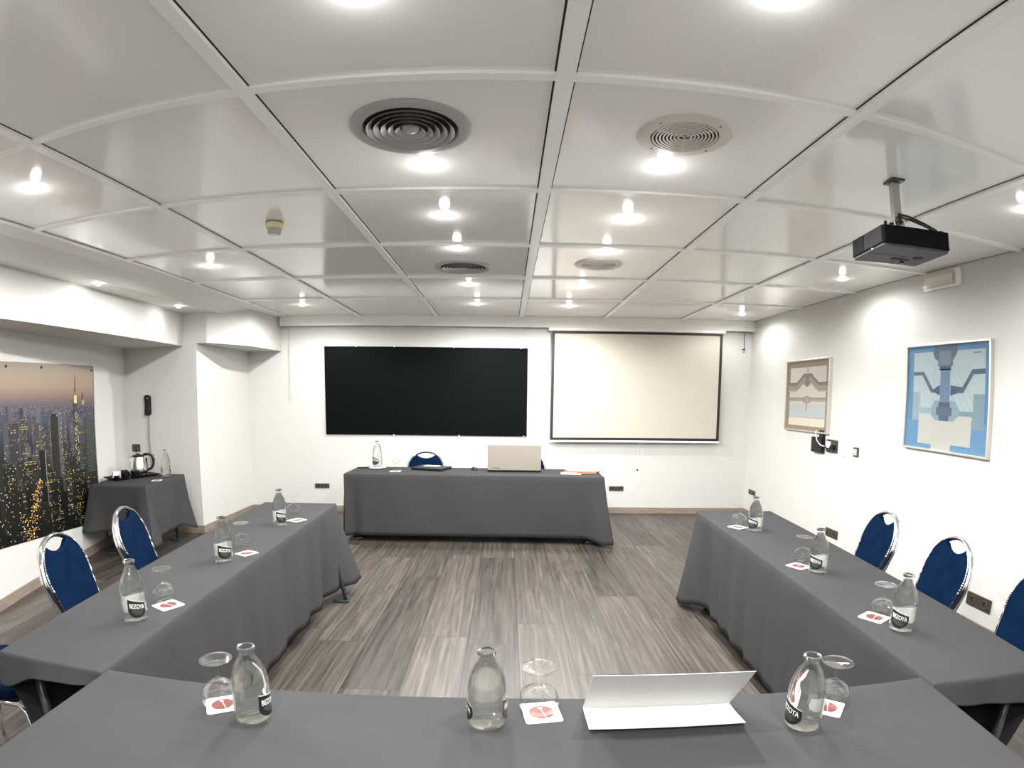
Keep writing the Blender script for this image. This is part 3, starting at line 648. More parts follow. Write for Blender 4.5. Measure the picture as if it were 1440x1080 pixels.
# ------------------------------------------------------------------ chairs
def outline(n=40):
    pts = []
    for i in range(n+1):
        a = -R_(12)+(pi+R_(24))*i/n
        pts.append((.228*cos(a), .25+.205*sin(a) if sin(a) > 0 else .25+.205*sin(a)))
    low = [(.212, .12), (.195, .03), (.178, -.05)]
    return [(x, v) for x, v in reversed(low)]+pts+[(-x, v) for x, v in low]
def make_chair(label):
    t = empty('banquet_chair', (0, 0, 0), label=label, cat='chair', group='blue banquet chairs round the tables')
    # seat (front = +y)
    sp = [(x, y) for x, y in rrect(-.215, -.20, .215, .18, .09)]
    MB().prism(sp, .435, .495).build('seat', M['blue'], t, smooth=True, autos=60, bevel=.018)
    MB().prism([(x*.93, y*.93) for x, y in sp], .418, .436).build('seat_board', M['matte_black'], t)
    X = Matrix.Translation((0, -.175, .435)) @ Matrix.Rotation(R_(19), 4, 'X')   # back plane: local x, z; leans towards -y
    ol = outline()
    pad = [(x*.97, (v-.25)*.955+.25) for x, v in ol]
    top = []
    for x, v in pad:
        if v > .25 and abs(x) < .118: v = min(v, .455-.012-.068*math.sqrt(max(0, 1-(x/.12)**2)))
        top.append((x, v))
    q = MB(); q.X = X
    n = len(top); vs = [(x, -.022, v) for x, v in top]+[(x, .022, v) for x, v in top]
    q.add(vs, [tuple(range(n)), tuple(range(2*n-1, n-1, -1))]+[(i, n+i, n+(i+1) % n, (i+1) % n) for i in range(n)])
    q.build('backrest', M['blue'], t, smooth=True, autos=60, bevel=.012)
    q = MB(); q.X = X
    q.tube([(x, 0, v) for x, v in ol], .019, 12, flat=.62, up=(0, 1, 0)); fr = q.build('back_frame', M['chrome'], t, smooth=True)
    for s in (-1, 1):
        q = MB(); q.X = X
        seg = [p_ for p_ in ol if p_[0]*s > 0 and -.02 < p_[1] < .42]; fine = []
        for (xa, va), (xb, vb) in zip(seg, seg[1:]):
            for k in range(6): fine.append((lerp(xa, xb, k/6)*.955, .022, lerp(va, vb, k/6)))
        q.tube(fine, [.0022+.0030*abs(sin(k*pi/4.5)) for k in range(len(fine))], 8)
        b = q.build('nail_trim', M['chrome'], t, smooth=True)
        p0 = X @ Vector((.178*s, 0, -.05))
        MB().tube([p0, (s*.19, -.215, .38), (s*.20, -.27, .18), (s*.205, -.31, .0)], .0115, 10).build('rear_leg', M['chrome'], t, smooth=True)
        MB().tube([(s*.19, -.20, .425), (s*.195, 0, .425), (s*.195, .17, .42), (s*.20, .205, .39), (s*.205, .225, .2), (s*.205, .235, .0)], .0115, 10).build('front_leg', M['chrome'], t, smooth=True)
    MB().tube([(-.20, .225, .20), (.20, .225, .20)], .008, 8).build('stretcher', M['chrome'], t, smooth=True)
    return t
c0 = make_chair('blue banquet chair at the left table, nearest the city poster')
chairs = [(-2.03, 2.52, -78, None), (-2.12, 3.28, -75, 'blue banquet chair at the left table, in front of the kettle table'), (-2.07, 1.72, -78, 'blue banquet chair cut by the left edge, beside the left table'),
          (2.16, 3.30, 78, 'blue banquet chair at the right table, farthest from the camera'), (2.10, 2.57, 78, 'blue banquet chair at the right table, left of the low double socket'), (2.07, 1.85, 80, 'blue banquet chair cut by the right edge, beside the right table'),
          (-1.03, 6.67, 180, 'blue banquet chair behind the black folder on the head table'), (.27, 6.67, 180, 'blue banquet chair behind the laptop, almost hidden by its lid')]
for i, (x, y, a, lb) in enumerate(chairs):
    c = c0 if i == 0 else copy_tree(c0)
    c.location = (x, y, 0); c.rotation_euler = (0, 0, R_(a))
    if lb: c['label'] = lb

# ------------------------------------------------------------------ bottles, glasses, coasters
def text_mesh(body, size):
    cu_ = bpy.data.curves.new('txt', 'FONT'); cu_.body = body; cu_.size = size; cu_.align_x = 'CENTER'; cu_.align_y = 'CENTER'; cu_.offset = size*.018
    o = bpy.data.objects.new('txt', cu_); COL.objects.link(o); dg = bpy.context.evaluated_depsgraph_get()
    me = bpy.data.meshes.new_from_object(o.evaluated_get(dg)); bpy.data.objects.remove(o); bpy.data.curves.remove(cu_)
    vs = [tuple(v.co) for v in me.vertices]; fs = [tuple(p.vertices) for p in me.polygons]; bpy.data.meshes.remove(me)
    return vs, fs
BP = [(.0001, .004), (.030, .003), (.036, .0), (.0425, .006), (.044, .016), (.0435, .05), (.044, .09), (.0445, .118), (.042, .140), (.036, .163), (.028, .182), (.020, .196), (.0165, .206), (.0160, .216)]
BN = [(.0175, .2165), (.019, .2185), (.019, .2235), (.0165, .2255), (.0140, .2245), (.0135, .214)]
def bottle_r(z):
    for (r0, z0), (r1, z1) in zip(BP[2:], BP[3:]):
        if z0 <= z <= z1: return lerp(r0, r1, (z-z0)/(z1-z0))
    return .044
def wrap(x, z, R, a0): a = a0+x/R; return (R*cos(a), R*sin(a), z)
def grid_patch(shape, R, a0, nx=30, nz=20, x0=-.034, x1=.034, z0=.026, z1=.100):
    q = MB(); ok = {}; vs = []; fs = []
    for i in range(nx+1):
        for j in range(nz+1):
            u, v = lerp(-1, 1, i/nx), lerp(-1, 1, j/nz)
            x, z = shape(u, v); vs.append(wrap(x, z, R+(bottle_r(z)-.044), a0)); ok[i, j] = len(vs)-1
    for i in range(nx):
        for j in range(nz): fs.append((ok[i, j], ok[i+1, j], ok[i+1, j+1], ok[i, j+1]))
    return q.add(vs, fs)
def label_black(u, v):
    # rounded drop shape: slanting top, round bottom
    hw = .0345*math.sqrt(max(0.02, 1-(abs(min(0, v)))**2.2*.93)) if v < 0 else .0345*(1-.04*v)
    z = .058+v*(.033 if v < 0 else .027)
    if v > 0: z += v*.010*(-u)
    return (u*hw, z)
def make_bottle(label):
    t = empty('water_bottle', label=label, cat='bottle', group='glass water bottles on the tables')
    MB().lathe(BP, 40).build('glass_body', M['bglass'], t, smooth=True)
    MB().lathe([(.0160, .2155)]+BN, 32).build('neck_ring', M['glass'], t, smooth=True, autos=50)
    MB().lathe([(.0001, .0065), (.030, .0065), (.0395, .011), (.0405, .05), (.041, .116), (.0385, .139), (.033, .160), (.0255, .178), (.0175, .194), (.0142, .205), (.0001, .205)], 40).build('water', M['water'], t, smooth=True, autos=60)
    MB().lathe([(.0178, .2275), (.0208, .2255), (.0208, .2185), (.0195, .2185), (.0195, .2245), (.0165, .2260)], 28, closed=True).build('cap_ring', M['chrome'], t, smooth=True, autos=40)
    for k, a0 in enumerate((0, pi)):
        lb = grid_patch(label_black, .0446, a0).build('label_front' if k == 0 else 'label_back', M['label'], t, smooth=True)
        ln = grid_patch(lambda u, v: (label_black(u, v)[0]*.97, label_black(u, v)[1]+(.002*v if v > 0 else 0)), .0444, a0).build('label_paper', M['paper'], lb, smooth=True)
        q = MB(); vs, fs = text_mesh('BEZOYA', .0165); w = max(v[0] for v in vs); sc = .028/w
        vv = []
        for x, z, _ in vs: vv.append(wrap(x*sc,   .066+z*1.35-x*sc*.18, .0451, a0))
        q.add(vv, fs).build('label_lettering', M['label_txt'], lb)
        q = MB()
        for (xa, xb, z) in ((-.024, .024, .0545), (-.022, .010, .0505), (-.022, .020, .0465), (-.020, .016, .0425), (-.012, .014, .038)):
            n = 8; pp = [wrap(lerp(xa, xb, i/n), z-lerp(xa, xb, i/n)*.18, .0451, a0) for i in range(n+1)]+[wrap(lerp(xa, xb, i/n), z+.0011-lerp(xa, xb, i/n)*.18, .0451, a0) for i in range(n+1)]
            q.add(pp, [(i, i+1, n+2+i, n+1+i) for i in range(n)])
        q.build('fine_print', M['fine'], lb)
    return t
b0 = make_bottle('water bottle nearest the camera on the left table')
# x, y, radius scale, height scale, label heading toward the camera (+offset)
bots = [(-1.356, 1.801, 1.04, 1.02, 12, None), (-1.393, 2.59, 1.04, 1.0, 10, 'water bottle in the middle of the left table'), (-1.428, 3.393, 1.0, 1.02, 14, 'water bottle at the far end of the left table'),
        (-.633, 1.243, 1.06, .90, 62, 'water bottle on the nearest table, left of the others'), (-.044, 1.268, 1.13, .87, 92, 'water bottle in the middle of the nearest table'), (.747, 1.199, 1.06, .88, -48, 'water bottle on the nearest table, right of the folded card'),
        (1.559, 3.314, 1.02, .96, -22, 'water bottle at the far end of the right table'), (1.496, 2.457, 1.0, .95, -18, 'water bottle in the middle of the right table'), (1.434, 1.725, 1.06, .95, -14, 'water bottle nearest the camera on the right table'),
        (-1.479, 6.264, 1.30, 1.33, -30, 'tall water bottle standing on a saucer on the head table'), (-3.642, 5.627, 1.15, 1.26, 88, 'tall water bottle beside the kettle tray')]
for i, (x, y, sr, sh, off, lb) in enumerate(bots):
    b = b0 if i == 0 else copy_tree(b0)
    zz = T+.0012 if i not in (9, 10) else (T+.016 if i == 9 else .7212)
    b.location = (x, y, zz); b.scale = (sr, sr, sh); b.rotation_euler = (0, 0, math.atan2(-y, -x)+R_(off))
    if lb: b['label'] = lb
def make_glass(label):
    t = empty('wine_glass', label=label, cat='glass', group='upturned wine glasses')
    MB().lathe([(.0405, .0), (.0445, .012), (.047, .026), (.0465, .040), (.042, .055), (.032, .067), (.018, .075), (.008, .079), (.0068, .077), (.016, .073), (.031, .0655), (.0408, .054), (.0453, .040), (.0458, .026), (.0433, .012), (.0392, .0)], 40, closed=True).build('bowl', M['glass'], t, smooth=True)
    MB().lathe([(.0085, .078), (.0052, .083), (.0042, .092), (.0042, .112), (.0055, .120), (.009, .125)], 20).build('stem', M['glass'], t, smooth=True)
    MB().lathe([(.0001, .1275), (.010, .127), (.030, .131), (.040, .1335), (.041, .135), (.040, .1362), (.028, .1345), (.0001, .1325)], 40).build('foot', M['glass'], t, smooth=True)
    MB().lathe([(.041, .1342), (.0417, .1352), (.041, .1362), (.0403, .1352)], 40, closed=True).build('foot_rim', M['glass'], t, smooth=True)
    return t
g0 = make_glass('upturned wine glass nearest the camera on the left table')
gl = [(-1.364, 2.015, 1, 1, None), (-1.424, 2.859, 1, 1, 'upturned wine glass in the middle of the left table'), (-1.465, 3.718, 1, 1, 'upturned wine glass at the far end of the left table'),
      (-.750, 1.296, 1.05, 1, 'upturned wine glass on the nearest table, behind the left coaster'), (.088, 1.334, 1.12, .88, 'upturned wine glass in the middle of the nearest table'), (.885, 1.292, 1.05, .93, 'upturned wine glass partly behind the right bottle of the nearest table'),
      (1.533, 3.495, 1, .98, 'upturned wine glass at the far end of the right table'), (1.515, 2.64, 1, .97, 'upturned wine glass in the middle of the right table'), (1.445, 1.866, 1.05, .97, 'upturned wine glass nearest the camera on the right table')]
for i, (x, y, sr, sh, lb) in enumerate(gl):
    g = g0 if i == 0 else copy_tree(g0)
    g.location = (x, y, T+.0012); g.scale = (sr, sr, sh)
    if lb: g['label'] = lb
# upright glass on the head table
g = copy_tree(g0); g['label'] = 'upright wine glass beside the bottle on the head table'; g.rotation_euler = (pi, 0, 0); g.location = (-1.23, 6.05, T+.1362*1.35+.004); g.scale = (1.0, 1.0, 1.35)
def make_coaster(label):
    t = empty('coaster', label=label, cat='coaster', group='paper coasters with a red disc')
    MB().prism(rrect(-.047, -.047, .047, .047, .008), 0, .0016).build('card', M['coaster'], t)
    q = MB()
    R0 = .0295; q.add([(R0*1.08*cos(2*pi*x/40), R0*sin(2*pi*x/40), .0026) for x in range(40)], [tuple(range(40))])
    q.build('logo', M['red'], t)
    MB().add([(-.0018, .016, .0031), (.0006, .016, .0031), (.0090, -.031, .0031), (.0074, -.031, .0031)], [(3, 2, 1, 0)]).build('logo_stroke', M['coaster'], t)
    d = MB().add([(-.001+.0055*cos(2*pi*i/20), .017+.0045*sin(2*pi*i/20), .0035) for i in range(20)], [tuple(range(20))]); d.build('logo_dot', M['coaster'], t)
    return t
k0 = make_coaster('coaster with red disc, nearest the camera on the left table')
co = [(-1.323, 1.974, 62, 1.05, None), (-1.345, 2.745, 62, .95, 'coaster with red disc in the middle of the left table'), (-1.375, 3.545, 60, 1.0, 'coaster with red disc at the far end of the left table'),
      (-.748, 1.298, 30, .93, 'coaster with red disc beside the left bottle of the nearest table'), (.095, 1.316, 8, 1.02, 'coaster with red disc in the middle of the nearest table'), (.862, 1.275, -40, .93, 'coaster with red disc under the glass behind the right bottle'),
      (1.492, 3.42, -62, 1.0, 'coaster with red disc at the far end of the right table'), (1.452, 2.56, -62, 1.0, 'coaster with red disc in the middle of the right table'), (1.412, 1.865, -60, 1.05, 'coaster with red disc, nearest the camera on the right table'),
      (-1.23, 6.03, 0, 1.2, 'coaster under the upright glass on the head table'), (-3.56, 5.32, 20, 1.05, 'coaster in front of the tray on the corner table')]
for i, (x, y, a, s, lb) in enumerate(co):
    c = k0 if i == 0 else copy_tree(k0)
    c.location = (x, y, (T if i != 10 else .72)+.0016); c.scale = (s, s, 1); c.rotation_euler = (0, 0, R_(a))
    if lb: c['label'] = lb
# folded name card: open V, the fold away from the camera
prof = [(1.334, T+.0022), (1.225, T+.012)]
def sheet(pts, th):
    vs = []; 
    for (y, z) in pts:
        for x in (.205, .602): vs.append((x, y, z))
    return vs
nc = MB(); A = [(1.200, T+.166), (1.268, T+.083), (1.335, T+.004), (1.292, T+.005), (1.222, T+.013)]
th = .0012
for (ya, za), (yb, zb) in zip(A, A[1:]):
    d = Vector((yb-ya, zb-za)).normalized(); n_ = Vector((-d.y, d.x))*th
    nc.add([(.205, ya, za), (.602, ya, za), (.602, yb, zb), (.205, yb, zb), (.205, ya+n_.x, za+n_.y), (.602, ya+n_.x, za+n_.y), (.602, yb+n_.x, zb+n_.y), (.205, yb+n_.x, zb+n_.y)],
           [(0, 1, 2, 3), (7, 6, 5, 4), (0, 4, 5, 1), (2, 6, 7, 3), (0, 3, 7, 4), (1, 5, 6, 2)])
tag(nc.build('name_card', M['paper']), 'folded white card lying open on the nearest table', 'card')

# ------------------------------------------------------------------ head table things
t = empty('laptop', (.085, 6.015, T+.0015), R_(-1), label='silver laptop with its lid open, back to the camera', cat='laptop')
MB().prism(rrect(-.30, .0, .30, .27, .02), .002, .026).build('base', M['blackp'], t, bevel=.004)
q = MB(); q.X = Matrix.Translation((0, .004, .022)) @ Matrix.Rotation(R_(-2), 4, 'X') @ Matrix.Rotation(pi/2, 4, 'X')
q.prism(rrect(-.30, .0, .30, .285, .014), -.004, .008); ld = q.build('lid', M['laptop'], t, bevel=.003)
q = MB(); q.X = Matrix.Translation((0, .004, .022)) @ Matrix.Rotation(R_(-2), 4, 'X') @ Matrix.Rotation(pi/2, 4, 'X')
q.box((-.28, .02, -.0050), (.28, .27, -.0042)); q.build('display', M['matte_black'], ld)
vs, fs = text_mesh('TOSHIBA', .02); q = MB(); w = max(v[0] for v in vs)
q.X = Matrix.Translation((-.205, -.0062, .046)) @ Matrix.Rotation(R_(-2), 4, 'X') @ Matrix.Rotation(pi/2, 4, 'X')
q.add([(x*.048/w, y*.75, 0) for x, y, z in vs], fs); q.build('lid_lettering', M['pgrey'], ld)
MB().tube([(-.28, .012, .018), (.28, .012, .018)], .010, 10).build('hinge', M['blackp'], t, smooth=True)
t = empty('computer_mouse', (-.372, 6.19, T+.0015), R_(15), label='black computer mouse with cable beside the laptop', cat='mouse')
ms = MB()
prof = []
for i in range(9):
    v = i/8; r = math.sqrt(max(0, 1-v*v)); prof.append((max(r, .0001), v))
q = MB(); q.X = Matrix.Diagonal((.040, .062, .036, 1)); q.lathe(prof, 24); q.build('body', M['blackp'], t, smooth=True)
MB().cbox((0, -.035, .031), (.006, .02, .008)).build('scroll_wheel', M['lgrey'], t, bevel=.002)
MB().tube([(0, .058, .006), (.05, .085, .004), (.11, .06, .004), (.10, .01, .004), (.16, .03, .004), (.15, .08, .004), (.24, .05, .01)], .0022, 6).build('cable', M['cable'], t, smooth=True)
t = empty('black_folder', (-.86, 6.22, T+.0015), R_(-20), label='black closed folder with a white card on top', cat='folder')
MB().prism(rrect(-.19, -.14, .19, .14, .015), 0, .030).build('cover', M['blackp'], t, bevel=.005)
MB().box((-.12, .02, .031), (.06, .12, .033)).build('white_card', M['paper'], t)
MB().box((-.10, -.09, .0306), (.10, -.02, .0318)).build('logo_patch', M['pgrey'], t)
def paper(name, x, y, a, w, h, z, th, m, label):
    o = MB().prism(rrect(-w/2, -h/2, w/2, h/2, .004), 0, th).build(name, m); o.location = (x, y, z); o.rotation_euler = (0, 0, R_(a)); return tag(o, label, name.replace('_', ' '), 'papers beside the laptop')
z0 = T+.0018
paper('envelope', .71, 5.93, -6, .22, .15, z0, .006, M['pink'], 'pale pink envelope under the papers, left of the pile')
paper('folder', .82, 6.00, 8, .32, .22, z0+.007, .004, M['orange'], 'orange folder in the paper pile right of the laptop')
paper('magazine', .90, 6.05, 12, .27, .20, z0+.012, .004, M['redp'], 'red magazine in the paper pile, right side')
paper('brochure', .85, 6.10, -4, .33, .22, z0+.017, .008, M['bluep'], 'pale blue brochure on top of the paper pile')
paper('leaflet', .74, 6.08, 16, .15, .12, z0+.0255, .002, M['pink'], 'small pink leaflet lying on the pale blue brochure')
def saucer(x, y, z, r, label):
    t = empty('saucer', (x, y, z), label=label, cat='saucer', group='white saucers on the head table')
    MB().lathe([(.0001, .003), (.035*r, .0), (.06*r, .003), (.082*r, .012), (.084*r, .013), (.082*r, .014), (.058*r, .006), (.035*r, .004), (.0001, .004)], 36).build('dish', M['porcelain'], t, smooth=True, autos=60); return t
saucer(-1.479, 6.264, T+.0015, 1.15, 'white saucer under the tall bottle on the head table')
s2 = saucer(-1.66, 6.40, T+.0015, 1.2, 'white saucer with a folded napkin behind the tall bottle')
o = MB().prism([(-.05, -.03), (.05, -.035), (.055, .03), (-.045, .035)], .012, .026).build('napkin', M['paper'], bevel=.004); o.location = (-1.66, 6.40, T+.004); tag(o, 'folded white napkin on the left saucer of the head table', 'napkin')

# ------------------------------------------------------------------ kettle corner
ZS = .7215
t = empty('serving_tray', (-4.0, 5.50, ZS), R_(64), label='black tray under the kettle on the corner table', cat='tray'); t.scale = (.64, .95, 1)
MB().prism(rrect(-.36, -.13, .36, .13, .02), 0, .006).build('bottom', M['blackp'], t)
e = MB(); o1 = rrect(-.37, -.14, .37, .14, .025); o2 = rrect(-.415, -.17, .415, .17, .03); n = len(o1)
e.add([(x, y, .003) for x, y in o1]+[(x, y, .022) for x, y in o2]+[(x*1.005, y*1.005, .0245) for x, y in o2]+[(x*.99, y*.99, .006) for x, y in o1], [(i, (i+1) % n, n+(i+1) % n, n+i) for i in range(n)]+[(n+i, n+(i+1) % n, 2*n+(i+1) % n, 2*n+i) for i in range(n)]+[(2*n+i, 2*n+(i+1) % n, 3*n+(i+1) % n, 3*n+i) for i in range(n)])
e.build('rim', M['blackp'], t, smooth=True, autos=50)
t = empty('electric_kettle', (-3.99, 5.63, ZS+.0065), R_(35), label='steel electric kettle with a black handle on the tray', cat='kettle')
MB().lathe([(.0001, .0), (.095, .0), (.098, .012), (.088, .026), (.0001, .026)], 36).build('power_base', M['blackp'], t, smooth=True, autos=40)
MB().lathe([(.0001, .027), (.092, .027), (.095, .04), (.090, .10), (.078, .16), (.067, .198), (.063, .205)], 40).build('body', M['steelk'] if 'steelk' in M else mat('kettle_steel', (.80, .77, .72), .25, 1), t, smooth=True, autos=50)
MB().lathe([(.093, .027), (.097, .032), (.096, .055), (.0935, .058)], 36).build('lower_band', M['blackp'], t, smooth=True)
MB().lathe([(.070, .203), (.070, .212), (.055, .222), (.018, .228), (.016, .238), (.0001, .241)], 32).build('lid', M['blackp'], t, smooth=True, autos=40)
MB().tube([(.055, 0, .222), (.115, 0, .225), (.150, 0, .205), (.162, 0, .16), (.158, 0, .11), (.135, 0, .07), (.095, 0, .052)], [.014, .015, .016, .016, .015, .014, .012], 12, flat=.75).build('handle', M['blackp'], t, smooth=True)
sp = MB(); sp.add([(-.070, -.028, .150), (-.070, .028, .150), (-.068, .034, .203), (-.068, -.034, .203), (-.112, 0, .200), (-.104, 0, .188)], [(0, 5, 1), (1, 5, 4, 2), (3, 4, 5, 0)]); sp.build('spout', M['chrome'], t)
_k = lambda X_, Y_, Z_: tuple(Matrix.Rotation(R_(-35), 3, 'Z') @ Vector((X_+3.99, Y_-5.63, Z_-ZS-.0065)))
MB().tube([_k(-4.03, 5.71, ZS+.015), _k(-4.10, 5.80, ZS+.03), _k(-4.15, 5.95, ZS+.04), _k(-4.22, 6.04, .80), _k(-4.30, 6.055, .90), _k(-4.323, 6.058, .96)], .004, 8).build('power_cord', M['cable'], t, smooth=True)
MB().box((.075, .02, .05), (.097, .05, .18)).build('water_gauge', M['blackp'], t, bevel=.003)
def cup(x, y, label):
    t = empty('coffee_cup', (x, y, ZS+.0065), label=label, cat='cup', group='black cups on the tray')
    MB().lathe([(.0001, .002), (.026, .0), (.030, .004), (.040, .040), (.043, .068), (.041, .0685), (.038, .040), (.027, .008), (.0001, .007)], 32).build('bowl', M['blackp'], t, smooth=True, autos=50)
    MB().tube([(.040, 0, .056), (.060, 0, .054), (.066, 0, .038), (.055, 0, .022), (.036, 0, .020)], .005, 8).build('handle', M['blackp'], t, smooth=True); return t
cup(-4.0, 5.40, 'black coffee cup at the front of the tray'); cup(-3.92, 5.47, 'black coffee cup between kettle and coaster'); cup(-4.09, 5.50, 'black coffee cup behind the white sachets')
t = empty('sachet_bowl', (-4.10, 5.37, ZS+.0065), label='low black bowl at the left end of the tray, holding sachets', cat='bowl')
MB().lathe([(.0001, .002), (.035, .0), (.052, .03), (.054, .034), (.049, .031), (.033, .006), (.0001, .006)], 28).build('dish', M['blackp'], t, smooth=True, autos=50)
rr = random.Random(4)
for i, (dx, dy, a, tl, lb) in enumerate([(-.02, 0, 20, 12, 'white sugar sachet at the back left of the sachet bowl'), (.01, .012, -35, -14, 'white sugar sachet leaning right in the sachet bowl'), (.0, -.02, 75, 10, 'white sugar sachet at the front of the sachet bowl'), (.025, -.006, 5, -20, 'white sugar sachet at the right rim of the sachet bowl')]):
    o = MB().cbox((0, 0, .034), (.060, .008, .066)).build('sugar_sachet', M['paper'], bevel=.002); o.location = (-4.10+dx*1.3, 5.37+dy*1.3, ZS+.016); o.rotation_euler = (R_(tl), R_(tl*.6), R_(a)); tag(o, lb, 'sachet', 'white sachets in the bowl')
t = empty('teaspoon', (-3.92, 5.36, ZS+.0072), R_(70), label='small steel teaspoon lying on the tray front', cat='spoon')
q = MB(); q.X = Matrix.Diagonal((.020, .012, .004, 1)); q.lathe([(.0001, 0), (1, .2), (.9, .9), (.0001, .6)], 16); q.X = Matrix.Identity(4); q.build('bowl', M['chrome'], t, smooth=True)
MB().tube([(.018, 0, .002), (.05, 0, .004), (.11, 0, .003)], .0025, 6).build('handle', M['chrome'], t, smooth=True)
# wall phone on the return wall
t = empty('wall_phone', (-4.12, 6.08, 1.476), label='black wall phone above the kettle with a coiled cord', cat='telephone')
MB().box((-.030, -.028, -.105), (.030, 0, .105)).build('cradle', M['blackp'], t, bevel=.008)
hs = MB(); pr = [(-.050, -.118), (-.060, -.09), (-.052, -.04), (-.050, 0), (-.052, .05), (-.062, .09), (-.050, .118), (-.034, .118), (-.028, .08), (-.034, 0), (-.028, -.09), (-.034, -.118)]
n = len(pr); hs.add([(x, y, z) for x in (-.033, .033) for y, z in pr], [tuple(range(n)), tuple(range(2*n-1, n-1, -1))]+[(i, n+i, n+(i+1) % n, (i+1) % n) for i in range(n)])
hs.build('handset', M['blackp'], t, smooth=True, autos=50, bevel=.006)
cp = []
for i in range(520):
    s = i/520; zz = -.115-.62*s; rad = .0 if s < .05 else .014
    xo = .018-.05*sin(pi*s)*.35; a = i*2*pi/21; cp.append((xo+rad*cos(a), -.045+rad*sin(a)*.8+.02*s, zz))
MB().tube(cp, .0022, 5).build('coiled_cord', M['cable'], t, smooth=True)
MB().cbox((.018, -.0635, .082), (.010, .003, .006)).build('indicator', M['white'], t)

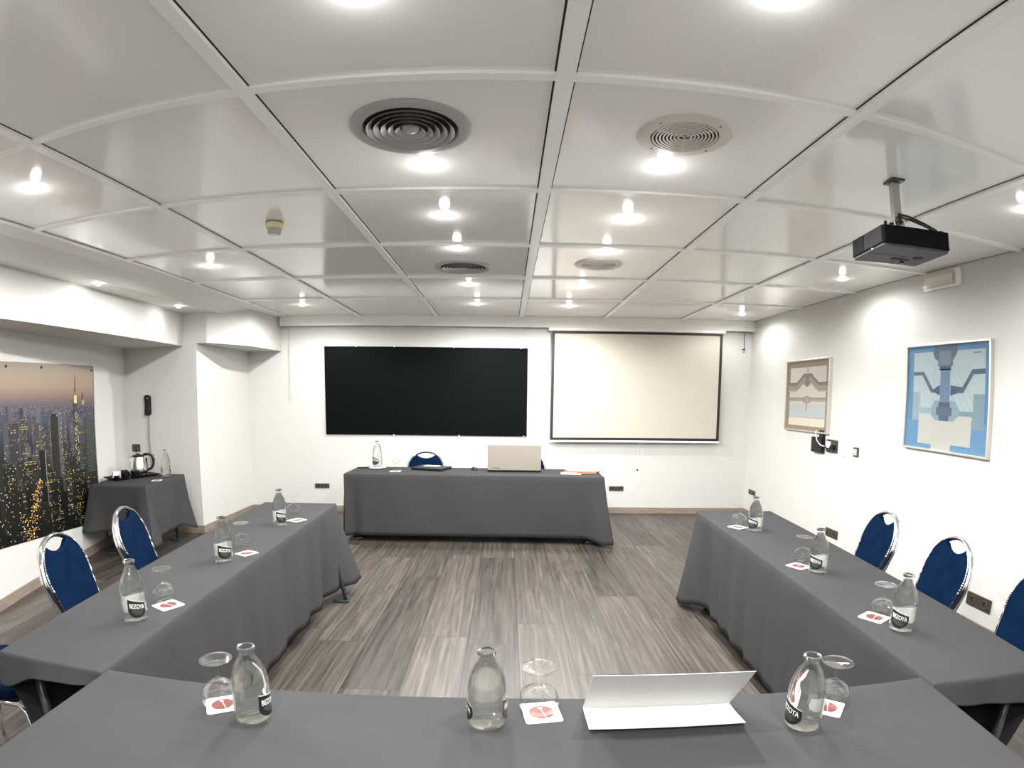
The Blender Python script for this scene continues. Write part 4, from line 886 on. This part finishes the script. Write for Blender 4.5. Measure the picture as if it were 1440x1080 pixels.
# ------------------------------------------------------------------ city poster on the left wall
def poster():
    rnd = random.Random(12)
    y0, y1 = 2.75, 5.28
    zt = lambda y: lerp(1.885, 1.907, (y-3.44)/1.84); zb = lambda y: lerp(.45, .285, (y-3.44)/1.84)
    t = empty('city_poster', label='large night city skyline poster on the left wall, held by tacks', cat='poster')
    U0 = (y0-3.50)/1.78
    def wp(u, v, e):
        y = 3.50+u*1.78; x = -3.707-.2135*(y-2.6); z = lerp(zt(y), zb(y), v); return (x+.0015+e, y, z)
    vs = []; fs = []; cs = []
    def quad(u0, v0, u1, v1, c, e, c2=None):
        c2 = c2 or c; i = len(vs)
        vs.extend([wp(u0, v0, e), wp(u1, v0, e), wp(u1, v1, e), wp(u0, v1, e)]); fs.append((i, i+3, i+2, i+1))
        cs.append([srgb(*c), srgb(*c2), srgb(*c2), srgb(*c)])
    sky = [(0, (140, 130, 119)), (.06, (154, 140, 124)), (.13, (154, 135, 118)), (.18, (134, 114, 105)), (.215, (114, 98, 98)), (.24, (96, 88, 96)), (.27, (72, 72, 84)), (.34, (66, 70, 84)), (.45, (42, 44, 50)), (.6, (24, 27, 26)), (.8, (10, 13, 11)), (1.0, (6, 8, 7))]
    nu = 14
    for i in range(nu):
        ua, ub = lerp(U0, 1, i/nu), lerp(U0, 1, (i+1)/nu)
        for (va, ca), (vb, cb_) in zip(sky, sky[1:]): quad(ua, va, ub, vb, ca, 0, cb_)
    # far lights near the horizon
    L = .00045
    for k in range(520):
        u = rnd.uniform(U0, 1); v = .235+abs(rnd.gauss(0, .045))+.012*(1-u); d = rnd.choice([(150, 140, 130), (120, 116, 130), (170, 150, 120), (96, 98, 116)]); w = rnd.uniform(.003, .008)
        quad(u, v, u+w, v+.004, d, L*1.5)
    # buildings back to front
    hgt = []
    for lay in range(5):
        n = [34, 30, 26, 20, 14][lay]; vb = [.30, .38, .47, .60, .76][lay]
        for k in range(n):
            w = rnd.uniform(.03, .075)*(1+lay*.22); u = rnd.uniform(U0-.02, .98-w*.5); top = vb+rnd.uniform(-.07, .10); b_ = [(82, 80, 88), (66, 65, 70), (50, 51, 51), (32, 34, 31), (18, 20, 17)][lay]
            j = rnd.uniform(.7, 1.2); c = tuple(int(q*j) for q in b_); u1 = min(.998, u+w); u0 = max(U0+.002, u)
            e = L*(2+lay*2+rnd.random()); bot = min(.998, top+.40)
            quad(u0, top, u1, bot, c, e, tuple(int(q*.62) for q in c))
            if rnd.random() < .35: quad(lerp(u0, u1, .3), top-.018, lerp(u0, u1, .7), top, c, e)
            hgt.append((u0, u1, top, bot, lay, e))
            # windows
            style = rnd.random(); pal = [(222, 196, 120), (206, 182, 92), (232, 216, 170), (190, 190, 176), (176, 150, 70)]
            rows_ = int((bot-top)/.0135); cols_ = max(3, int((u1-u0)/.0095))
            dens = [.16, .18, .18, .15, .11][lay]*(2.2 if style > .8 else .8)
            for r_ in range(rows_):
                rowd = dens*(3.2 if rnd.random() < .14 else .7)
                for q_ in range(cols_):
                    if rnd.random() < rowd:
                        uu = u0+(q_+.2)*(u1-u0)/cols_; vv = top+.006+r_*.0135; c_ = rnd.choice(pal); kk = rnd.uniform(.45, 1.0)
                        if vv < .99: quad(uu, vv, uu+.0058*rnd.uniform(.6, 1.5), vv+.0062, tuple(int(a*kk) for a in c_), e+L*.5)
    # tall lit tower with a spire on the right, slabs around it
    E = L*9
    quad(.745, .285, .800, .62, (58, 58, 56), E, (36, 38, 38)); quad(.752, .235, .793, .30, (76, 70, 62), E+L)
    quad(.757, .185, .788, .240, (206, 186, 130), E+L, (222, 204, 150)); quad(.762, .160, .783, .187, (150, 118, 70), E+L); quad(.767, .145, .778, .162, (80, 60, 44), E+L)
    quad(.770, .085, .775, .147, (52, 40, 34), E+L); quad(.7715, .055, .7735, .087, (60, 46, 40), E+L)
    for k in range(110):
        u = rnd.uniform(.748, .793); v = rnd.uniform(.29, .60); quad(u, v, u+.004, v+.006, rnd.choice([(200, 184, 130), (150, 140, 110), (230, 220, 190)]), E+L*2)
    quad(.875, .345, .985, .68, (60, 64, 62), E, (30, 34, 32))
    for r_ in range(28): quad(.885, .352+r_*.0115, .978, .356+r_*.0115, (84, 88, 84), E+L)
    quad(.855, .165, .862, .225, (70, 56, 56), E); quad(.846, .215, .874, .245, (170, 150, 100), E)
    quad(.500, .31, .575, .72, (46, 44, 40), E, (30, 29, 26)); quad(.515, .295, .560, .312, (40, 38, 36), E)
    quad(.375, .50, .430, .80, (20, 22, 22), E, (10, 12, 12)); quad(.428, .50, .434, .86, (150, 138, 116), E+L, (90, 80, 66))
    # glowing avenue, lower left
    for k in range(120):
        v = rnd.uniform(.66, .995); u = lerp(.36, .20, (v-.66)/.34)+rnd.gauss(0, .018+.06*(v-.66)); c_ = rnd.choice([(200, 150, 76), (170, 120, 60), (226, 200, 140), (130, 92, 48)]); quad(u, v, u+.008, v+.007, c_, L*14)
    quad(U0, 0, U0+.004, 1, (120, 60, 50), L*15); quad(.996, .02, 1.0, 1, (110, 52, 48), L*15)
    me = bpy.data.meshes.new('print'); me.from_pydata(vs, [], fs)
    ca = me.color_attributes.new('ink', 'FLOAT_COLOR', 'CORNER')
    k = 0
    for p, c in zip(me.polygons, cs):
        # corner order i, i+3, i+2, i+1 = (top-left, bottom-left, bottom-right, top-right)
        for cc in (c[0], c[1], c[1], c[0]): ca.data[k].color = (*cc, 1); k += 1
    m = mat('poster_ink', (.5, .5, .5), .55, Specular_IOR_Level=.2); at = m.node_tree.nodes.new('ShaderNodeAttribute'); at.attribute_name = 'ink'
    m.node_tree.links.new(at.outputs['Color'], m.node_tree.nodes['Principled BSDF'].inputs['Base Color'])
    me.materials.append(m); o = bpy.data.objects.new('print', me); COL.objects.link(o); o.parent = t
    for (u, v) in ((.42, .025), (.97, .03), (.1, .025), (.985, .5)):
        q = MB(); q.X = Matrix.Translation(wp(u, v, .006)) @ Matrix.Rotation(pi/2, 4, 'Y'); q.lathe([(.0001, .008), (.010, .006), (.011, -.004)], 12); q.build('tack', M['bronze'], t, smooth=True)
poster()
